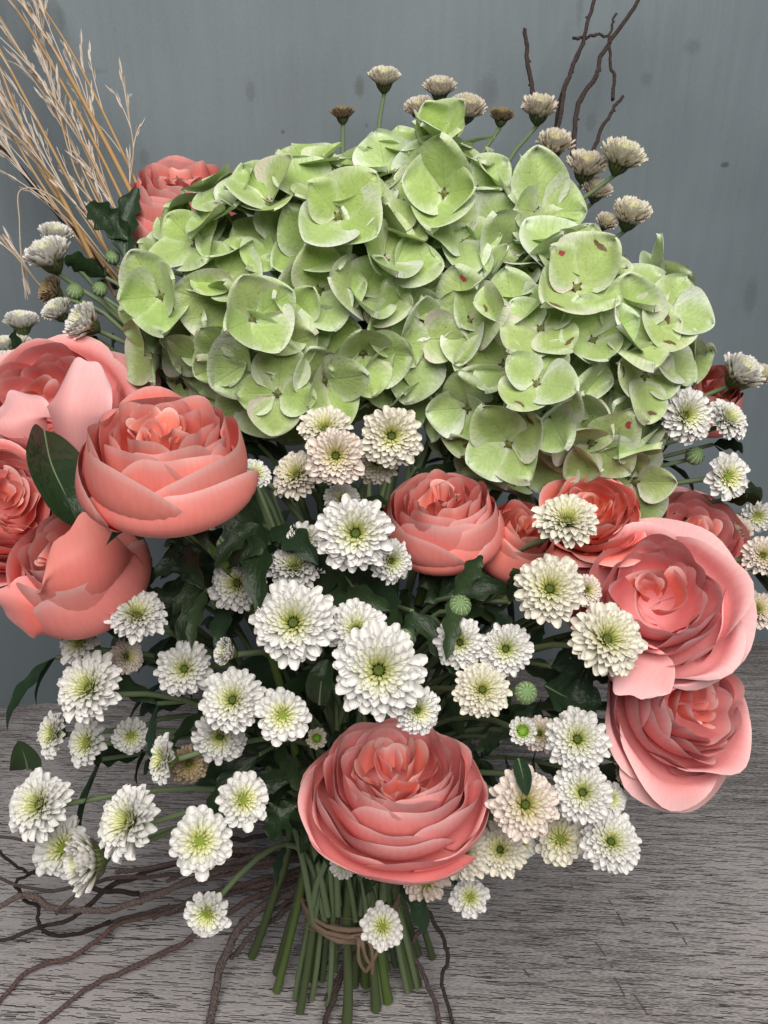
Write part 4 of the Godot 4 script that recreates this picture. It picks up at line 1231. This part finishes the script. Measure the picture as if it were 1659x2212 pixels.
func twigs() -> void:
	# upper right, against the wall
	twig([[1135, 62, .56], [1137, 110, .56], [1148, 190, .55], [1158, 260, .54]], .0014, .0017, false, "short broken twig upright at upper right")
	twig([[1284, -10, .56], [1262, 80, .555], [1235, 150, .55], [1215, 210, .545], [1200, 330, .53]], .0013, .0017, false, "long dark twig leaning right, first beyond the broken one")
	twig([[1258, 92, .558], [1230, 165, .552], [1205, 235, .548], [1190, 340, .535]], .0009, .0013, false, "thin twig twined close along the first long one")
	twig([[1388, -10, .57], [1338, 62, .565], [1300, 118, .56], [1285, 170, .555], [1250, 225, .55], [1236, 350, .53]], .0013, .0018, false, "long dark twig at upper right reaching farthest right")
	twig([[1332, 28, .565], [1320, 60, .563], [1317, 120, .56], [1326, 170, .557], [1323, 215, .555]], .0008, .0012, false, "thin twig hanging down from the fork at upper right")
	twig([[1346, 208, .555], [1318, 245, .55], [1285, 312, .54], [1270, 380, .53]], .0010, .0015, false, "short dark twig tip above the cream flowers at upper right")
	twig([[1238, 83, .557], [1262, 82, .557], [1290, 76, .56], [1318, 80, .563]], .0011, .0009, false, "little cross twig bridging the two long ones")
	# upper left
	twig([[-10, 305, .54], [60, 385, .53], [115, 450, .52], [190, 530, .51], [250, 620, .49]], .0016, .0020, false, "dark bent twig at left among the dried grass")
	# lower left, over the table
	twig([[-10, 1962, .035], [45, 1936, .04], [78, 1940, .04], [130, 1966, .035], [250, 1962, .035], [350, 1928, .042], [450, 1888, .052], [560, 1852, .064], [715, 1832, .088]], .0019, .0024, true, "long grey brown twig snaking left from the tied stems", Color(0.203, 0.155, 0.142))
	twig([[-10, 2035, .01], [90, 2003, .012], [165, 1978, .016], [225, 1925, .03], [300, 1890, .045], [450, 1850, .06], [700, 1845, .085]], .0012, .0022, true, "dark twig crossing behind the long grey one")
	twig([[-10, 1808, .06], [100, 1816, .065], [190, 1812, .07], [226, 1850, .06], [215, 1890, .055], [150, 1945, .045], [120, 1975, .04]], .0011, .0013, true, "thin twig curling round the nodding flower", Color(0.149, 0.108, 0.101))
	twig([[-10, 2175, .003], [60, 2098, .004], [165, 2062, .006], [270, 1990, .012], [385, 1968, .02], [500, 1925, .035], [700, 1880, .075]], .0012, .0020, true, "reddish twig lying on the table, upper of two", Color(0.189, 0.115, 0.105))
	twig([[75, 2225, .002], [200, 2128, .003], [262, 2100, .005], [380, 2045, .01], [470, 1985, .02], [560, 1935, .035], [715, 1870, .078]], .0013, .0020, true, "reddish twig lying on the table, lower of two", Color(0.176, 0.115, 0.108))
	twig([[452, 2225, .003], [470, 2118, .012], [503, 2028, .028], [560, 1962, .042], [640, 1922, .062], [725, 1868, .088]], .0024, .0028, true, "thick grey twig bending down to the bottom edge", Color(0.176, 0.135, 0.128))
	twig([[500, 2070, .012], [545, 2018, .022], [620, 1965, .04], [690, 1902, .068], [735, 1862, .09]], .0015, .0022, true, "twig ending in mid air left of the stems", Color(0.149, 0.115, 0.108))
	twig([[-5, 1838, .05], [38, 1872, .045], [62, 1890, .04], [34, 1905, .035], [50, 1940, .03], [84, 1962, .028], [84, 2000, .02], [150, 2022, .016], [240, 1990, .02]], .0010, .0013, true, "knotted dark twig curling at the lower left edge", Color(0.045, 0.03, 0.03))
	twig([[62, 1890, .04], [110, 1870, .05], [150, 1885, .05], [210, 1920, .045], [300, 1930, .045]], .0013, .0016, true, "dark side twig running right from the knotted one", Color(0.045, 0.03, 0.03))
	twig([[250, 1885, .05], [390, 1862, .058], [470, 1835, .07], [560, 1838, .075], [715, 1815, .095]], .0015, .0020, true, "brown twig, upper of the bundle under the fresh flat flower", Color(0.162, 0.115, 0.108))
	twig([[300, 1935, .035], [430, 1905, .045], [520, 1880, .055], [610, 1862, .066], [725, 1850, .085]], .0014, .0021, true, "brown twig, middle of the bundle under the fresh flat flower", Color(0.176, 0.121, 0.115))
	twig([[330, 1985, .02], [450, 1930, .035], [560, 1900, .05], [640, 1880, .062], [735, 1856, .082]], .0013, .0020, true, "brown twig, lower of the bundle under the fresh flat flower", Color(0.135, 0.101, 0.095))
	twig([[420, 1800, .075], [520, 1815, .08], [600, 1800, .088], [735, 1822, .095]], .0013, .0018, true, "short dark twig between the two lower daisies and the stems", Color(0.07, 0.05, 0.047))
	twig([[-10, 1895, .04], [110, 1925, .04], [230, 1900, .045], [380, 1888, .055], [540, 1868, .068], [715, 1840, .088]], .0010, .0017, true, "thin brown twig running through the lower left bundle from the edge", Color(0.13, 0.095, 0.09))
	twig([[180, 2010, .012], [300, 1975, .02], [420, 1948, .03], [560, 1915, .045], [725, 1860, .082]], .0010, .0018, true, "straight dark twig below the long grey brown one", Color(0.10, 0.075, 0.07))
	twig([[360, 1905, .05], [430, 1872, .06], [520, 1858, .07], [600, 1832, .08], [725, 1828, .092]], .0012, .0018, true, "short brown twig in the thick of the bundle left of the stems", Color(0.15, 0.11, 0.10))
	twig([[560, 2010, .03], [600, 1960, .045], [655, 1930, .06], [735, 1875, .088]], .0011, .0016, true, "short thin twig just left of the stems", Color(0.12, 0.09, 0.085))
	twig([[590, 1905, .065], [660, 1880, .075], [740, 1905, .085], [800, 1885, .095], [850, 1850, .11]], .0012, .0018, true, "brown twig crossing just above the twine", Color(0.12, 0.09, 0.085))
	twig([[520, 1990, .03], [600, 1940, .05], [680, 1905, .07], [760, 1850, .10]], .0014, .0019, true, "grey twig slanting into the stems above the short thin one", Color(0.15, 0.115, 0.105))
	# under and right of the stems
	twig([[700, 2225, .004], [735, 2112, .02], [774, 2042, .035], [790, 1962, .06], [806, 1885, .09], [815, 1840, .105]], .0016, .0020, true, "dark twig crossing in front of the stems", Color(0.085, 0.06, 0.057))
	twig([[702, 2160, .010], [730, 2110, .022], [768, 2048, .036], [800, 2000, .05]], .0010, .0013, true, "thin dark twig beside the one crossing the stems", Color(0.085, 0.06, 0.057))
	twig([[985, 2225, .003], [955, 2125, .012], [968, 2062, .022], [942, 2000, .04], [918, 1960, .055], [895, 1890, .085]], .0011, .0014, true, "thin dark twig right of the stems, outer one", Color(0.075, 0.055, 0.052))
	twig([[955, 2225, .003], [930, 2142, .012], [905, 2085, .022], [888, 2042, .032], [912, 1995, .045], [890, 1900, .08]], .0013, .0016, true, "dark twig right of the stems, inner one", Color(0.135, 0.095, 0.095))
	# dried grass at upper left
	straw([[38, -10, .50], [130, 130, .50], [235, 320, .495], [345, 540, .48]], .0017, 9, .06, "golden grass stalk, the longest, slanting from the top edge", 0.0)
	straw([[-10, 120, .51], [60, 300, .505], [130, 420, .50], [200, 560, .48]], .0016, 8, .06, "golden grass stalk slanting from the left edge", 0.0)
	straw([[-10, 175, .515], [55, 310, .51], [140, 450, .505], [260, 620, .48]], .0015, 7, .055, "golden grass stalk close below another at the left edge", 0.1)
	straw([[-5, 50, .50], [70, 150, .50], [170, 290, .495], [300, 560, .48]], .0008, 12, .07, "thin tan grass stalk with many husks, left of the longest", 0.4)
	straw([[90, -5, .52], [100, 120, .515], [150, 300, .505], [270, 560, .48]], .0005, 10, .06, "fine pale grass stalk rising from behind the longest one", 0.8)
	straw([[268, 165, .50], [276, 240, .50], [288, 320, .495], [280, 420, .49], [300, 540, .48]], .0005, 5, .03, "fine pale grass stalk standing upright nearest the dusky rose", 0.8)
	straw([[-10, 250, .50], [70, 330, .50], [160, 440, .495], [280, 620, .48]], .0006, 12, .07, "feathery pale grass stalk at the left edge, lowest of the bunch", 0.7)
	straw([[190, 215, .505], [205, 300, .50], [230, 400, .495], [290, 540, .48]], .0005, 8, .045, "fine husky grass stalk between the longest and the upright one", 0.7)
	straw([[45, 560, .47], [42, 480, .475], [45, 410, .48], [120, 430, .485], [230, 560, .475]], .0005, 3, .03, "thin pale grass blade bent over above the white flowers at left", 0.9)
	straw([[-10, 500, .46], [40, 560, .46], [90, 620, .46], [150, 680, .45]], .0006, 3, .03, "thin brown grass stalk at the left edge below the bunch", 0.5)
	straw([[120, 210, .50], [150, 330, .50], [190, 420, .495], [310, 600, .47]], .0007, 10, .05, "tan grass stalk in the thick of the bunch", 0.3)
	straw([[20, 330, .50], [90, 420, .50], [170, 500, .49], [290, 640, .47]], .0007, 9, .05, "tan grass stalk low in the bunch, reaching the toothed leaf", 0.4)
	straw([[75, -10, .51], [165, 130, .505], [260, 320, .50], [350, 520, .485]], .0010, 4, .05, "golden grass stalk just right of the longest one", 0.1)
	straw([[15, -10, .505], [100, 120, .50], [215, 330, .495], [330, 570, .475]], .0011, 5, .05, "golden grass stalk just left of the longest one", 0.0)
	straw([[-10, 90, .505], [75, 250, .50], [165, 420, .495], [270, 610, .475]], .0012, 5, .05, "golden grass stalk in the middle of the bunch", 0.1)
	straw([[-10, 215, .51], [60, 350, .505], [150, 490, .50], [250, 640, .48]], .0010, 5, .05, "golden grass stalk near the lower rim of the bunch", 0.2)
	straw([[-10, 20, .515], [90, 190, .51], [190, 380, .50], [290, 580, .485]], .0008, 8, .06, "tan grass stalk between the golden ones", 0.3)
	straw([[150, 250, .50], [200, 360, .495], [260, 470, .49], [330, 590, .475]], .0007, 7, .04, "short tan grass stalk nearest the roses", 0.5)
